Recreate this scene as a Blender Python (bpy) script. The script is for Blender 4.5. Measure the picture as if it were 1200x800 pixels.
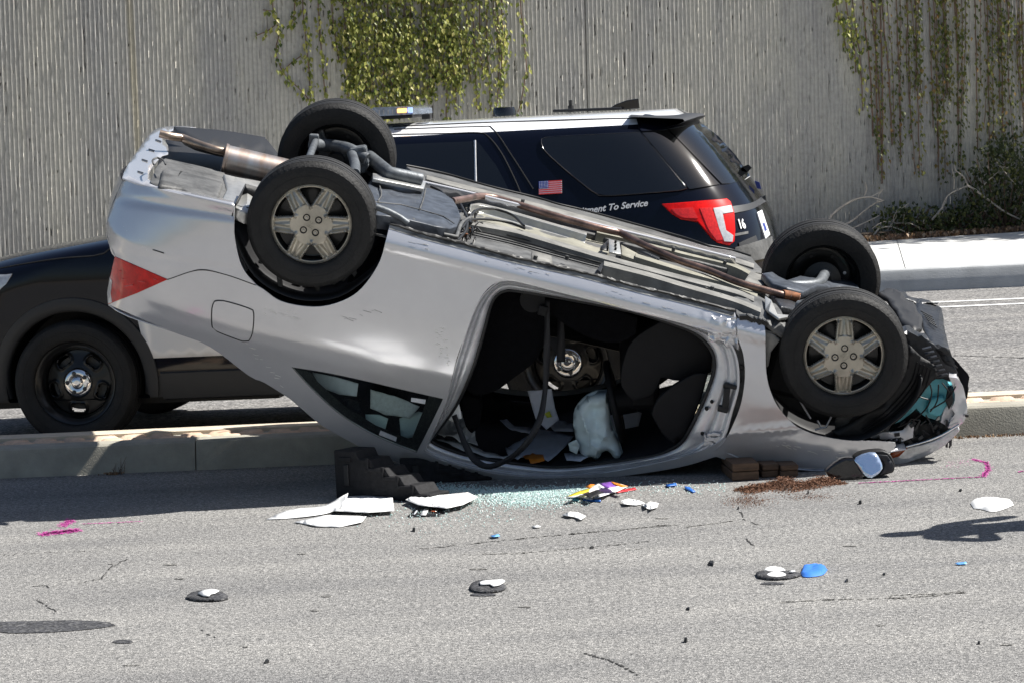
import bpy, bmesh, math, random
import numpy as np
from mathutils import Vector, Matrix, noise
from mathutils.geometry import delaunay_2d_cdt
random.seed(7)
S = bpy.context.scene
COL = S.collection
PI = math.pi
for o in list(bpy.data.objects): bpy.data.objects.remove(o)

# ------------------------------------------------------------ camera
CAM_H, CAM_PITCH, CAM_ROLL, FPX = 1.8506, math.radians(4.448), math.radians(3.0), 3600.0
_f = np.array([0, math.cos(CAM_PITCH), -math.sin(CAM_PITCH)]); _r = np.array([1.0, 0, 0]); _u = np.cross(_r, _f)
_c, _s = math.cos(CAM_ROLL), math.sin(CAM_ROLL)
CR = _c*_r - _s*_u; CU = _s*_r + _c*_u; CF = _f; CO = np.array([0, 0, CAM_H])
cam = bpy.data.cameras.new('camera'); co = bpy.data.objects.new('camera', cam); COL.objects.link(co)
m = Matrix.Identity(4)
for i in range(3):
    m[i][0] = CR[i]; m[i][1] = CU[i]; m[i][2] = -CF[i]; m[i][3] = CO[i]
co.matrix_world = m
cam.sensor_width = 36; cam.lens = FPX*36/1200; cam.clip_end = 3000; cam.clip_start = .1
S.camera = co

# ------------------------------------------------------------ sky, sun, exposure
SUN_E, SUN_A = math.radians(51.5), math.radians(7)      # elevation; azimuth from +x (towards the camera side)
W = bpy.data.worlds.new('World'); S.world = W; W.use_nodes = True
nt = W.node_tree; bg = nt.nodes['Background']
sk = nt.nodes.new('ShaderNodeTexSky'); sk.sky_type = 'NISHITA'; sk.sun_disc = False
sk.sun_elevation = SUN_E; sk.sun_rotation = math.radians(90) - SUN_A
sk.air_density = 1.0; sk.dust_density = 1.5; sk.ozone_density = 1.0
nt.links.new(sk.outputs[0], bg.inputs[0]); bg.inputs[1].default_value = 0.05
L = bpy.data.lights.new('sun', 'SUN'); L.energy = 5.0; L.angle = math.radians(.53); L.color = (1, .97, .92)
lo = bpy.data.objects.new('sun', L); COL.objects.link(lo)
sd = Vector((math.cos(SUN_E)*math.cos(SUN_A), math.cos(SUN_E)*math.sin(SUN_A), math.sin(SUN_E)))
lo.rotation_euler = sd.to_track_quat('Z', 'Y').to_euler(); lo.location = (20, -3, 20)
S.view_settings.view_transform = 'Standard'; S.view_settings.look = 'None'
S.view_settings.exposure = 0.84; S.view_settings.gamma = 1
S.render.engine = 'CYCLES'
S.render.resolution_x = 1024; S.render.resolution_y = 682

# ------------------------------------------------------------ helpers
def tag(o, label=None, cat=None, group=None, kind=None):
    if label: o['label'] = label
    if cat: o['category'] = cat
    if group: o['group'] = group
    if kind: o['kind'] = kind
    return o
def empty(name, mat4=None, loc=(0, 0, 0), rz=0):
    o = bpy.data.objects.new(name, None); COL.objects.link(o)
    if mat4 is not None: o.matrix_world = mat4
    else: o.location = loc; o.rotation_euler = (0, 0, rz)
    o.empty_display_size = .2
    return o
class MB:
    def __init__(s): s.v = []; s.f = []; s.mi = []
    def add(s, v, f, k=0):
        n = len(s.v); s.v += [tuple(map(float, p)) for p in v]; s.f += [tuple(i+n for i in q) for q in f]; s.mi += [k]*len(f); return s
    def box(s, c, d, rot=None, k=0, taper=1.0):
        hx, hy, hz = d[0]/2, d[1]/2, d[2]/2; P = []
        for z in (-1, 1):
            t = taper if z > 0 else 1
            for x, y in ((-1, -1), (1, -1), (1, 1), (-1, 1)): P.append(Vector((x*hx*t, y*hy*t, z*hz)))
        if rot is not None: P = [rot @ p for p in P]
        P = [p+Vector(c) for p in P]
        return s.add(P, [(3, 2, 1, 0), (4, 5, 6, 7), (0, 1, 5, 4), (1, 2, 6, 5), (2, 3, 7, 6), (3, 0, 4, 7)], k)
    def tube(s, pts, r, n=8, k=0, caps=True, flat=1.0):
        pts = [Vector(p) for p in pts]; rr = r if isinstance(r, (list, tuple)) else [r]*len(pts)
        V = []; F = []; up = None
        for i, p in enumerate(pts):
            t = (pts[min(i+1, len(pts)-1)]-pts[max(i-1, 0)]).normalized()
            if up is None: up = t.orthogonal().normalized()
            up = (up - t*up.dot(t)).normalized(); b = t.cross(up)
            for j in range(n):
                a = 2*PI*j/n; V.append(p+up*math.cos(a)*rr[i]+b*math.sin(a)*rr[i]*flat)
        for i in range(len(pts)-1):
            for j in range(n): F.append((i*n+j, i*n+(j+1) % n, (i+1)*n+(j+1) % n, (i+1)*n+j))
        if caps: F.append(tuple(range(n-1, -1, -1))); F.append(tuple(range((len(pts)-1)*n, len(pts)*n)))
        return s.add(V, F, k)
    def lathe(s, prof, n=48, M=None, k=0, closed=False):      # prof: (r, y) turned about the local y axis
        V = []; F = []; m = len(prof)
        for j in range(n):
            a = 2*PI*j/n
            for q in prof:
                r = q[0]
                if len(q) > 2 and j % 2: r -= q[2]
                V.append(Vector((r*math.cos(a), q[1], r*math.sin(a))))
        for j in range(n):
            j2 = (j+1) % n
            for i in range(m-1 if not closed else m):
                i2 = (i+1) % m; F.append((j*m+i, j*m+i2, j2*m+i2, j2*m+i))
        if M is not None: V = [M @ p for p in V]
        return s.add(V, F, k)
    def prism(s, poly, M, t, k=0):       # poly in the xy of M, extruded by t along z
        n = len(poly); V = [M @ Vector((x, y, 0)) for x, y in poly]+[M @ Vector((x, y, t)) for x, y in poly]
        F = [tuple(range(n-1, -1, -1)), tuple(range(n, 2*n))]+[(i, (i+1) % n, n+(i+1) % n, n+i) for i in range(n)]
        return s.add(V, F, k)
    def grid(s, rows, k=0, wrap=False):
        m = len(rows[0]); V = [p for r in rows for p in r]; F = []
        for i in range(len(rows)-1):
            for j in range(m if wrap else m-1): F.append((i*m+j, i*m+(j+1) % m, (i+1)*m+(j+1) % m, (i+1)*m+j))
        return s.add(V, F, k)
    def build(s, name, mats, parent=None, smooth=35, bevel=0, fix=True):
        me = bpy.data.meshes.new(name); me.from_pydata(s.v, [], s.f)
        if not isinstance(mats, (list, tuple)): mats = [mats]
        for q in mats: me.materials.append(q)
        if len(mats) > 1: me.polygons.foreach_set('material_index', s.mi)
        me.validate()
        if fix:
            b = bmesh.new(); b.from_mesh(me); bmesh.ops.recalc_face_normals(b, faces=b.faces); b.to_mesh(me); b.free()
        if smooth:
            me.polygons.foreach_set('use_smooth', [True]*len(me.polygons)); me.set_sharp_from_angle(angle=math.radians(smooth))
        me.update()
        o = bpy.data.objects.new(name, me); COL.objects.link(o)
        if parent is not None: o.parent = parent
        if bevel:
            bv = o.modifiers.new('bevel', 'BEVEL'); bv.width = bevel; bv.segments = 2; bv.limit_method = 'ANGLE'; bv.angle_limit = math.radians(40)
        return o
def T(x, y, z): return Matrix.Translation((x, y, z))
def Rm(a, ax): return Matrix.Rotation(a, 4, ax)

def interp(tab, x):
    if x <= tab[0][0]: return tab[0][1]
    for (a, b), (c, d) in zip(tab, tab[1:]):
        if x <= c: return b+(d-b)*(x-a)/(c-a)
    return tab[-1][1]
def smooth_interp(tab, x, h=.02): return (interp(tab, x-h)+2*interp(tab, x)+interp(tab, x+h))/4

def dense(pts, step, closed=True, sm=True):
    """resample a polyline; round it (Catmull-Rom) except at sharp corners"""
    P = [Vector(p) for p in pts]; n = len(P); out = []
    def corner(i):
        if not closed and (i == 0 or i == n-1): return True
        a = P[i]-P[i-1]; b = P[(i+1) % n]-P[i]
        if a.length < 1e-6 or b.length < 1e-6: return True
        return a.angle(b) > math.radians(48)
    for i in range(n if closed else n-1):
        p1, p2 = P[i], P[(i+1) % n]
        p0 = P[i-1] if not corner(i) else p1*2-p2
        p3 = P[(i+2) % n] if not corner((i+1) % n) else p2*2-p1
        k = max(1, int((p2-p1).length/step))
        for j in range(k):
            t = j/k
            if sm: q = .5*((2*p1)+(p2-p0)*t+(2*p0-5*p1+4*p2-p3)*t*t+(3*p1-p0-3*p2+p3)*t*t*t)
            else: q = p1.lerp(p2, t)
            out.append(q)
    if not closed: out.append(P[-1])
    return out
def inpoly(x, y, poly):
    c = False; n = len(poly); j = n-1
    for i in range(n):
        xi, yi = poly[i][0], poly[i][1]; xj, yj = poly[j][0], poly[j][1]
        if (yi > y) != (yj > y) and x < (xj-xi)*(y-yi)/(yj-yi)+xi: c = not c
        j = i
    return c
def triangulate(outline, holes, step, sm=True, extra=()):
    loops = [dense(outline, step*.8, sm=sm)]+[dense(h, step*.8, sm=sm) for h in holes]
    V = []; E = []
    for lp in loops:
        n0 = len(V); V += [Vector((p[0], p[1])) for p in lp]; E += [(n0+i, n0+(i+1) % len(lp)) for i in range(len(lp))]
    for ln in extra:
        for p in dense(ln, step*.8, closed=False, sm=sm):
            if inpoly(p[0], p[1], loops[0]) and not any(inpoly(p[0], p[1], h) for h in loops[1:]):
                if min((p[0]-q[0])**2+(p[1]-q[1])**2 for lp in loops for q in lp) > 1.2: V.append(Vector((p[0], p[1])))
    xs = [p[0] for p in loops[0]]; ys = [p[1] for p in loops[0]]
    B = np.array([(p[0], p[1]) for p in V])
    x = min(xs)+step/2; row = 0
    while x < max(xs):
        y = min(ys)+(step/2 if row % 2 else 0)
        while y < max(ys):
            if inpoly(x, y, loops[0]) and not any(inpoly(x, y, h) for h in loops[1:]):
                if np.min((B[:, 0]-x)**2+(B[:, 1]-y)**2) > (step*.45)**2: V.append(Vector((x, y)))
            y += step
        x += step*.87; row += 1
    v2, e2, f2, *_ = delaunay_2d_cdt(V, E, [], 0, 1e-5)
    F = []
    for f in f2:
        cx = sum(v2[i].x for i in f)/3; cy = sum(v2[i].y for i in f)/3
        if inpoly(cx, cy, loops[0]) and not any(inpoly(cx, cy, h) for h in loops[1:]): F.append(tuple(f))
    return v2, F

class Frame:
    """a body's own axes; rays through photo points are met with its real surfaces"""
    def __init__(s, R, t): s.R = np.array(R, float); s.t = np.array(t, float)
    def mat(s):
        m = Matrix.Identity(4)
        for i in range(3):
            for j in range(3): m[i][j] = s.R[i][j]
            m[i][3] = s.t[i]
        return m
    def ray(s, x, y):
        d = CF+(x-600)/FPX*CR-(y-400)/FPX*CU
        return s.R.T @ (CO-s.t), s.R.T @ d
    def side(s, Yf, inset=0.0, y0=1.1, y1=.05, sg=1):
        def hit(x, y):
            o, d = s.ray(x, y); t0 = (y0*sg-o[1])/d[1]; t1 = (y1*sg-o[1])/d[1]
            N = 70; lo_ = t0
            for i in range(N+1):
                t = t0+(t1-t0)*i/N; p = o+d*t
                if sg*p[1] <= Yf(p[0], p[2])-inset:
                    a, b = lo_, t
                    for k in range(14):
                        c = (a+b)/2; p = o+d*c
                        if sg*p[1] <= Yf(p[0], p[2])-inset: b = c
                        else: a = c
                    return Vector(o+d*b)
                lo_ = t
            return Vector(o+d*t1)
        hit.curved = True
        return hit
    def yplane(s, Y):
        def hit(x, y):
            o, d = s.ray(x, y); return Vector(o+d*((Y-o[1])/d[1]))
        return hit
    def zplane(s, h, sh=0.0, off=.8):      # z = h + sh*(off-y)
        def hit(x, y):
            o, d = s.ray(x, y); t = (h+sh*(off-o[1])-o[2])/(d[2]+sh*d[1]); return Vector(o+d*t)
        return hit
WORLD = Frame(np.eye(3), (0, 0, 0))
def G(x, y, z=0.0):
    return WORLD.zplane(z)(x, y)
def fix_dir(o, want):
    """make the sheet's average normal agree with want (before solidify)"""
    me = o.data; s = Vector((0, 0, 0))
    for p in me.polygons: s += p.normal*p.area
    if s.dot(Vector(want)) < 0: me.flip_normals()
def panel(name, outline, hit, mat, parent, holes=(), thick=.008, step=8, want=(0, 1, 0), sm=True, smooth=40, jitter=0, bump=None, extra=()):
    v2, F = triangulate(outline, list(holes), step, sm, extra)
    V = [hit(p.x, p.y) for p in v2]
    if bump: V = [bump(v, p) for v, p in zip(V, v2)]
    if jitter: V = [v+Vector([random.uniform(-jitter, jitter) for _ in range(3)]) for v in V]
    if getattr(hit, 'curved', False) and not jitter: return shell(name, v2, F, V, hit, bump, mat, parent, thick, want)
    mb = MB(); mb.add(V, F); o = mb.build(name, mat, parent, smooth=smooth, fix=False)
    fix_dir(o, want)
    if thick:
        sl = o.modifiers.new('solid', 'SOLIDIFY'); sl.thickness = thick; sl.offset = -1
    return o
def shell(name, v2, F, V, hit, bump, mat, parent, thick, want):
    """pressed sheet with true thickness whose shading follows the surface itself, not the triangles"""
    want = Vector(want); e = 2.0; N = []
    def ev(x, y):
        q = hit(x, y); return bump(q, Vector((x, y))) if bump else q
    fn = [Vector() for _ in V]
    for f in F:
        a = (V[f[1]]-V[f[0]]).cross(V[f[2]]-V[f[0]])
        for i in f: fn[i] += a
    for i, p in enumerate(v2):
        a, b, c, d = ev(p.x+e, p.y), ev(p.x-e, p.y), ev(p.x, p.y+e), ev(p.x, p.y-e)
        n = (a-b).cross(c-d); ok = n.length > 1e-12 and max((a-b).length, (c-d).length) < .09
        if not ok: n = fn[i]
        n = n.normalized() if n.length > 0 else want.copy()
        N.append(n)
    s = sum((n.dot(want) for n in N)); 
    if s < 0: N = [-n for n in N]
    sf = sum((fn[i].dot(N[i]) for i in range(len(V))))
    if sf < 0: F = [f[::-1] for f in F]
    for i in range(len(V)):
        g = fn[i]*(1 if sf > 0 else -1)
        if g.length > 0 and g.normalized().dot(N[i]) < .5: N[i] = g.normalized()
    n0 = len(V); verts = [tuple(v) for v in V]; faces = list(F); ln = [tuple(N[i]) for f in F for i in f]
    if thick:
        verts += [tuple(v-N[i]*thick) for i, v in enumerate(V)]
        for f in F:
            g = tuple(i+n0 for i in f[::-1]); faces.append(g); ln += [tuple(-N[i-n0]) for i in g]
        ed = {}
        for f in F:
            for k in range(3):
                a, b = f[k], f[(k+1) % 3]
                if (b, a) in ed: del ed[(b, a)]
                else: ed[(a, b)] = 1
        for a, b in ed:
            q = (b, a, a+n0, b+n0); P = [Vector(verts[i]) for i in q]; w = (P[1]-P[0]).cross(P[2]-P[0]); w = w.normalized() if w.length > 0 else want
            faces.append(q); ln += [tuple(w)]*4
    me = bpy.data.meshes.new(name); me.from_pydata(verts, [], faces); me.materials.append(mat); me.polygons.foreach_set('use_smooth', [True]*len(faces)); me.update()
    me.normals_split_custom_set(ln); me.update()
    o = bpy.data.objects.new(name, me); COL.objects.link(o)
    if parent is not None: o.parent = parent
    return o
def mirror(o, name=None):
    me = o.data.copy(); me.transform(Matrix.Scale(-1, 4, (0, 1, 0))); me.flip_normals()
    c = o.copy(); c.data = me; COL.objects.link(c)
    if name: c.name = name
    return c
def text_obj(name, s, size, mat, parent, M, shear=0, off=0, ext=.001, font_bold=0, align='LEFT'):
    cu = bpy.data.curves.new(name, 'FONT'); cu.body = s; cu.size = size; cu.shear = shear; cu.offset = off; cu.extrude = ext; cu.align_x = align; cu.resolution_u = 3
    t = bpy.data.objects.new(name+'_tmp', cu); COL.objects.link(t)
    dg = bpy.context.evaluated_depsgraph_get(); me = bpy.data.meshes.new_from_object(t.evaluated_get(dg))
    bpy.data.objects.remove(t)
    me.name = name; me.materials.clear(); me.materials.append(mat)
    o = bpy.data.objects.new(name, me); COL.objects.link(o); o.parent = parent; o.matrix_local = M
    return o

# ------------------------------------------------------------ materials
def mat(name, col, rough=.5, metal=0.0, var=0.0, vscale=8.0, bump=0.0, bscale=60.0, coat=0.0, spec=None, col2=None, stretch=None, trans=0, alpha=1, emit=0, sss=None):
    m = bpy.data.materials.new(name); m.use_nodes = True; n = m.node_tree; b = n.nodes['Principled BSDF']
    b.inputs['Base Color'].default_value = (*col, 1); b.inputs['Roughness'].default_value = rough; b.inputs['Metallic'].default_value = metal
    b.inputs['Coat Weight'].default_value = coat; b.inputs['Coat Roughness'].default_value = .06
    if spec is not None: b.inputs['Specular IOR Level'].default_value = spec
    b.inputs['Transmission Weight'].default_value = trans; b.inputs['Alpha'].default_value = alpha
    if emit: b.inputs['Emission Color'].default_value = (*col, 1); b.inputs['Emission Strength'].default_value = emit
    tc = n.nodes.new('ShaderNodeTexCoord'); mp = n.nodes.new('ShaderNodeMapping'); n.links.new(tc.outputs['Object'], mp.inputs[0])
    if stretch: mp.inputs['Scale'].default_value = stretch
    if var or col2:
        ns = n.nodes.new('ShaderNodeTexNoise'); ns.inputs['Scale'].default_value = vscale; ns.inputs['Detail'].default_value = 6; ns.inputs['Roughness'].default_value = .65
        n.links.new(mp.outputs[0], ns.inputs['Vector'])
        rp = n.nodes.new('ShaderNodeValToRGB'); rp.color_ramp.elements[0].position = .36; rp.color_ramp.elements[1].position = .64
        c2 = col2 if col2 else tuple(min(1, c*(1+var)) for c in col); c1 = tuple(c*(1-var) for c in col)
        rp.color_ramp.elements[0].color = (*c1, 1); rp.color_ramp.elements[1].color = (*c2, 1)
        n.links.new(ns.outputs[0], rp.inputs[0]); n.links.new(rp.outputs[0], b.inputs['Base Color'])
    if bump:
        nb = n.nodes.new('ShaderNodeTexNoise'); nb.inputs['Scale'].default_value = bscale; nb.inputs['Detail'].default_value = 4
        n.links.new(mp.outputs[0], nb.inputs['Vector'])
        bp = n.nodes.new('ShaderNodeBump'); bp.inputs['Strength'].default_value = bump; bp.inputs['Distance'].default_value = .01
        n.links.new(nb.outputs[0], bp.inputs['Height']); n.links.new(bp.outputs[0], b.inputs['Normal'])
    return m
M = {}
M['silver'] = mat('silver_paint', (.71, .705, .72), .21, .52, var=.03, vscale=3, bump=0, bscale=5, coat=.8)
M['silver_dust'] = mat('scuffed_silver_paint', (.52, .52, .54), .45, .6, var=.25, vscale=14, bump=.1, bscale=30)
M['jamb'] = mat('door_jamb_silver', (.60, .60, .62), .38, .6, var=.1, vscale=12)
M['primer'] = mat('underbody_grey_primer', (.185, .18, .165), .62, .1, var=.28, vscale=9, bump=.25, bscale=40)
M['primer2'] = mat('underbody_beige', (.24, .23, .185), .6, .1, var=.25, vscale=7, bump=.2, bscale=30)
M['undergrey'] = mat('dusty_grey_metal', (.095, .095, .093), .6, .2, var=.4, vscale=8, bump=.3, bscale=50)
M['tank'] = mat('fuel_tank_coating', (.05, .058, .072), .45, .1, var=.4, vscale=12, bump=.15, bscale=50)
M['heat'] = mat('aluminium_heat_shield', (.55, .55, .53), .38, .8, var=.12, vscale=10, bump=.3, bscale=25)
M['exhaust'] = mat('heat_tinted_exhaust', (.17, .115, .095), .42, .75, var=.35, vscale=10, col2=(.30, .20, .17), bump=.1)
M['muffler'] = mat('muffler_metal', (.52, .51, .50), .36, .8, col2=(.36, .22, .14), vscale=5, var=.05, stretch=(1.6, .5, .5))
M['tailpipe'] = mat('tailpipe_metal', (.36, .28, .22), .35, .8, var=.3, vscale=12)
M['susp'] = mat('suspension_grey', (.11, .12, .13), .5, .3, var=.3, vscale=15, bump=.2)
M['black'] = mat('black_plastic', (.008, .008, .009), .55, 0, bump=.15, bscale=80)
M['blackg'] = mat('gloss_black', (.006, .006, .008), .12, 0, coat=.6)
M['plastic'] = mat('scratched_black_plastic', (.018, .0195, .023), .42, 0, var=.5, vscale=20, bump=.5, bscale=30)
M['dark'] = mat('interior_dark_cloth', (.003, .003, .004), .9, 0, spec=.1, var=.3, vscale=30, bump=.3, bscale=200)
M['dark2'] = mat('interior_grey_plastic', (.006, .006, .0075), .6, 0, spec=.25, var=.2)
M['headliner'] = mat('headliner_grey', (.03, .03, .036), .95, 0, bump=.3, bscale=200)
M['rubber'] = mat('tyre_rubber', (.0085, .0082, .008), .7, 0, var=.45, vscale=10, bump=.35, bscale=90)
M['hub'] = mat('hubcap_dusty_silver', (.46, .43, .365), .30, .7, var=.18, vscale=9, bump=.1, bscale=60)
M['steel'] = mat('black_steel_wheel', (.012, .012, .012), .32, .3, coat=.3)
M['chrome'] = mat('chrome', (.85, .85, .86), .07, 1)
M['rust'] = mat('rust', (.20, .08, .035), .8, .2, var=.4, vscale=30)
M['redlens'] = mat('red_lens', (.60, .006, .004), .2, 0, var=.3, vscale=14, coat=.25, spec=.3)
M['redlens2'] = mat('bright_red_lens', (.62, .02, .015), .15, 0, var=.2, vscale=60, coat=1)
M['clearlens'] = mat('clear_lens', (.62, .62, .62), .1, .3, coat=1, var=.15, vscale=40)
M['amber'] = mat('amber_lens', (.35, .07, .015), .15, 0, coat=1)
M['washer'] = mat('washer_tank_teal', (.12, .46, .52), .4, 0, var=.2, vscale=6, coat=.2)
M['wire'] = mat('wire_black', (.01, .01, .01), .5)
M['navy'] = mat('navy_black_paint', (.002, .003, .008), .10, 0, coat=.3, spec=.25)
M['suvwhite'] = mat('white_paint', (.88, .88, .88), .25, 0, coat=1)
M['clad'] = mat('charcoal_cladding', (.028, .029, .031), .55, 0, bump=.1, bscale=150)
M['suvglass'] = mat('tinted_glass', (.004, .0045, .005), .06, 0, spec=.7, coat=.5)
M['white'] = mat('white_print', (.82, .82, .82), .5)
M['red'] = mat('red_print', (.55, .03, .03), .5)
M['blue'] = mat('blue_print', (.03, .05, .25), .5)
M['paper'] = mat('paper_white', (.74, .74, .73), .7, 0, var=.02, vscale=30)
M['paperb'] = mat('printed_paper', (.60, .62, .66), .7, 0, var=.12, vscale=50)
M['airbag'] = mat('airbag_cloth', (.72, .84, .86), .8, 0, var=.08, vscale=6, bump=.3, bscale=12)
M['belt'] = mat('seat_belt', (.012, .012, .015), .7, 0)
M['wood'] = mat('cribbing_wood', (.11, .065, .038), .8, 0, var=.35, vscale=12, stretch=(1, 6, 6), bump=.3)
M['sorb'] = mat('brown_absorbent', (.17, .085, .05), 1, 0, var=.4, vscale=60, bump=.8, bscale=120)
M['crib'] = mat('black_step_chock', (.014, .014, .0155), .75, 0, spec=.25, var=.3, vscale=25, bump=.25, bscale=80)
M['skin'] = mat('skin', (.45, .27, .19), .55)
M['uniform'] = mat('dark_uniform', (.02, .022, .03), .85)
def glass(name, tint, alpha, rough=.03):
    m = bpy.data.materials.new(name); m.use_nodes = True; n = m.node_tree; n.nodes.remove(n.nodes['Principled BSDF'])
    out = n.nodes['Material Output']; tr = n.nodes.new('ShaderNodeBsdfTransparent'); gl = n.nodes.new('ShaderNodeBsdfGlossy'); mx = n.nodes.new('ShaderNodeMixShader'); fr = n.nodes.new('ShaderNodeLayerWeight'); ad = n.nodes.new('ShaderNodeMath')
    tr.inputs[0].default_value = (*tint, 1); gl.inputs['Roughness'].default_value = rough; gl.inputs[0].default_value = (1, 1, 1, 1)
    pw = n.nodes.new('ShaderNodeMath'); pw.operation = 'POWER'; pw.inputs[1].default_value = 3.5; n.links.new(fr.outputs[1], pw.inputs[0]); ad.operation = 'ADD'; ad.inputs[1].default_value = alpha; n.links.new(pw.outputs[0], ad.inputs[0])
    n.links.new(ad.outputs[0], mx.inputs[0]); n.links.new(tr.outputs[0], mx.inputs[1]); n.links.new(gl.outputs[0], mx.inputs[2]); n.links.new(mx.outputs[0], out.inputs[0])
    return m
M['glass'] = glass('car_glass', (.84, .93, .90), .07)
# ------------------------------------------------------------ ground materials
def asphalt(name, base, dark, light, sc=1.0):
    m = bpy.data.materials.new(name); m.use_nodes = True; n = m.node_tree; b = n.nodes['Principled BSDF']; Lk = n.links.new
    tc = n.nodes.new('ShaderNodeTexCoord')
    def noise_(scale, detail, stretch=None, rough=.6):
        q = n.nodes.new('ShaderNodeTexNoise'); q.inputs['Scale'].default_value = scale; q.inputs['Detail'].default_value = detail; q.inputs['Roughness'].default_value = rough
        mp = n.nodes.new('ShaderNodeMapping'); Lk(tc.outputs['Object'], mp.inputs[0])
        if stretch: mp.inputs['Scale'].default_value = stretch
        Lk(mp.outputs[0], q.inputs['Vector']); return q.outputs[0]
    def ramp(src, a, ca, c, cc):
        r = n.nodes.new('ShaderNodeValToRGB'); r.color_ramp.elements[0].position = a; r.color_ramp.elements[1].position = c
        r.color_ramp.elements[0].color = (*ca, 1); r.color_ramp.elements[1].color = (*cc, 1); Lk(src, r.inputs[0]); return r.outputs[0]
    def mul(a, b_, f=1.0):
        x = n.nodes.new('ShaderNodeMix'); x.data_type = 'RGBA'; x.blend_type = 'MULTIPLY'; x.inputs[0].default_value = f; Lk(a, x.inputs[6]); Lk(b_, x.inputs[7]); return x.outputs[2]
    vo = n.nodes.new('ShaderNodeTexVoronoi'); vo.inputs['Scale'].default_value = 95*sc; Lk(tc.outputs['Object'], vo.inputs['Vector'])
    sep = n.nodes.new('ShaderNodeSeparateColor'); Lk(vo.outputs['Color'], sep.inputs[0])
    agg = n.nodes.new('ShaderNodeValToRGB'); e = agg.color_ramp.elements
    e[0].position = 0; e[0].color = (*dark, 1); e[1].position = 1; e[1].color = (*light, 1)
    e.new(.22).color = (*[c*.8 for c in base], 1); e.new(.5).color = (*base, 1); e.new(.8).color = (*[c*1.25 for c in base], 1)
    Lk(sep.outputs[0], agg.inputs[0])
    col = mul(agg.outputs[0], ramp(noise_(24*sc, 3), .38, (.62, .62, .62), .62, (1.2, 1.19, 1.17)))
    col = mul(col, ramp(noise_(.9, 4, (.5, 2.2, 1)), .32, (.76, .76, .77), .66, (1.10, 1.09, 1.07)))
    col = mul(col, ramp(noise_(6, 5, (.35, 2.6, 1), .7), .66, (1, 1, 1), .74, (.6, .6, .61)))
    Lk(col, b.inputs['Base Color']); b.inputs['Roughness'].default_value = .9
    bp = n.nodes.new('ShaderNodeBump'); bp.inputs['Strength'].default_value = .7; bp.inputs['Distance'].default_value = .006
    Lk(vo.outputs['Distance'], bp.inputs['Height']); Lk(bp.outputs[0], b.inputs['Normal'])
    return m
M['asphalt'] = asphalt('near_asphalt', (.236, .233, .227), (.065, .065, .065), (.44, .433, .42), 2.0)
M['asphalt2'] = asphalt('far_asphalt', (.20, .195, .19), (.05, .05, .05), (.42, .41, .40), .8)
M['concrete'] = mat('kerb_concrete', (.35, .33, .275), .85, 0, var=.14, vscale=5, bump=.3, bscale=120)
M['concrete2'] = mat('pale_concrete', (.56, .56, .545), .85, 0, var=.07, vscale=3, bump=.2, bscale=90)
M['kerbtan'] = mat('pale_tan_concrete', (.58, .50, .39), .85, 0, var=.1, vscale=6, bump=.15)
M['kerbface'] = mat('kerb_face_concrete', (.37, .38, .385), .85, 0, var=.12, vscale=4, bump=.2, bscale=90)
M['paver'] = [mat('paver_peach_%d' % i, c, .85, 0, var=.18, vscale=14, bump=.35, bscale=70) for i, c in enumerate([(.60, .43, .31), (.56, .41, .30), (.63, .47, .35)])]
M['soil'] = mat('dark_soil', (.055, .04, .028), 1, 0, var=.5, vscale=12, bump=1, bscale=40)
M['line'] = mat('white_road_paint', (.70, .70, .68), .7, 0, var=.12, vscale=18)
M['earth'] = mat('dry_earth', (.25, .21, .16), 1, 0, var=.2, vscale=.5)
M['stain_shadow'] = asphalt('sealed_shadow_asphalt', (.045, .046, .052), (.012, .012, .013), (.13, .13, .13))  # sealed spots and marker bases; the same dark colour paints one cast shadow
M['pink'] = mat('pink_marking_paint', (.62, .07, .38), .8)
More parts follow.
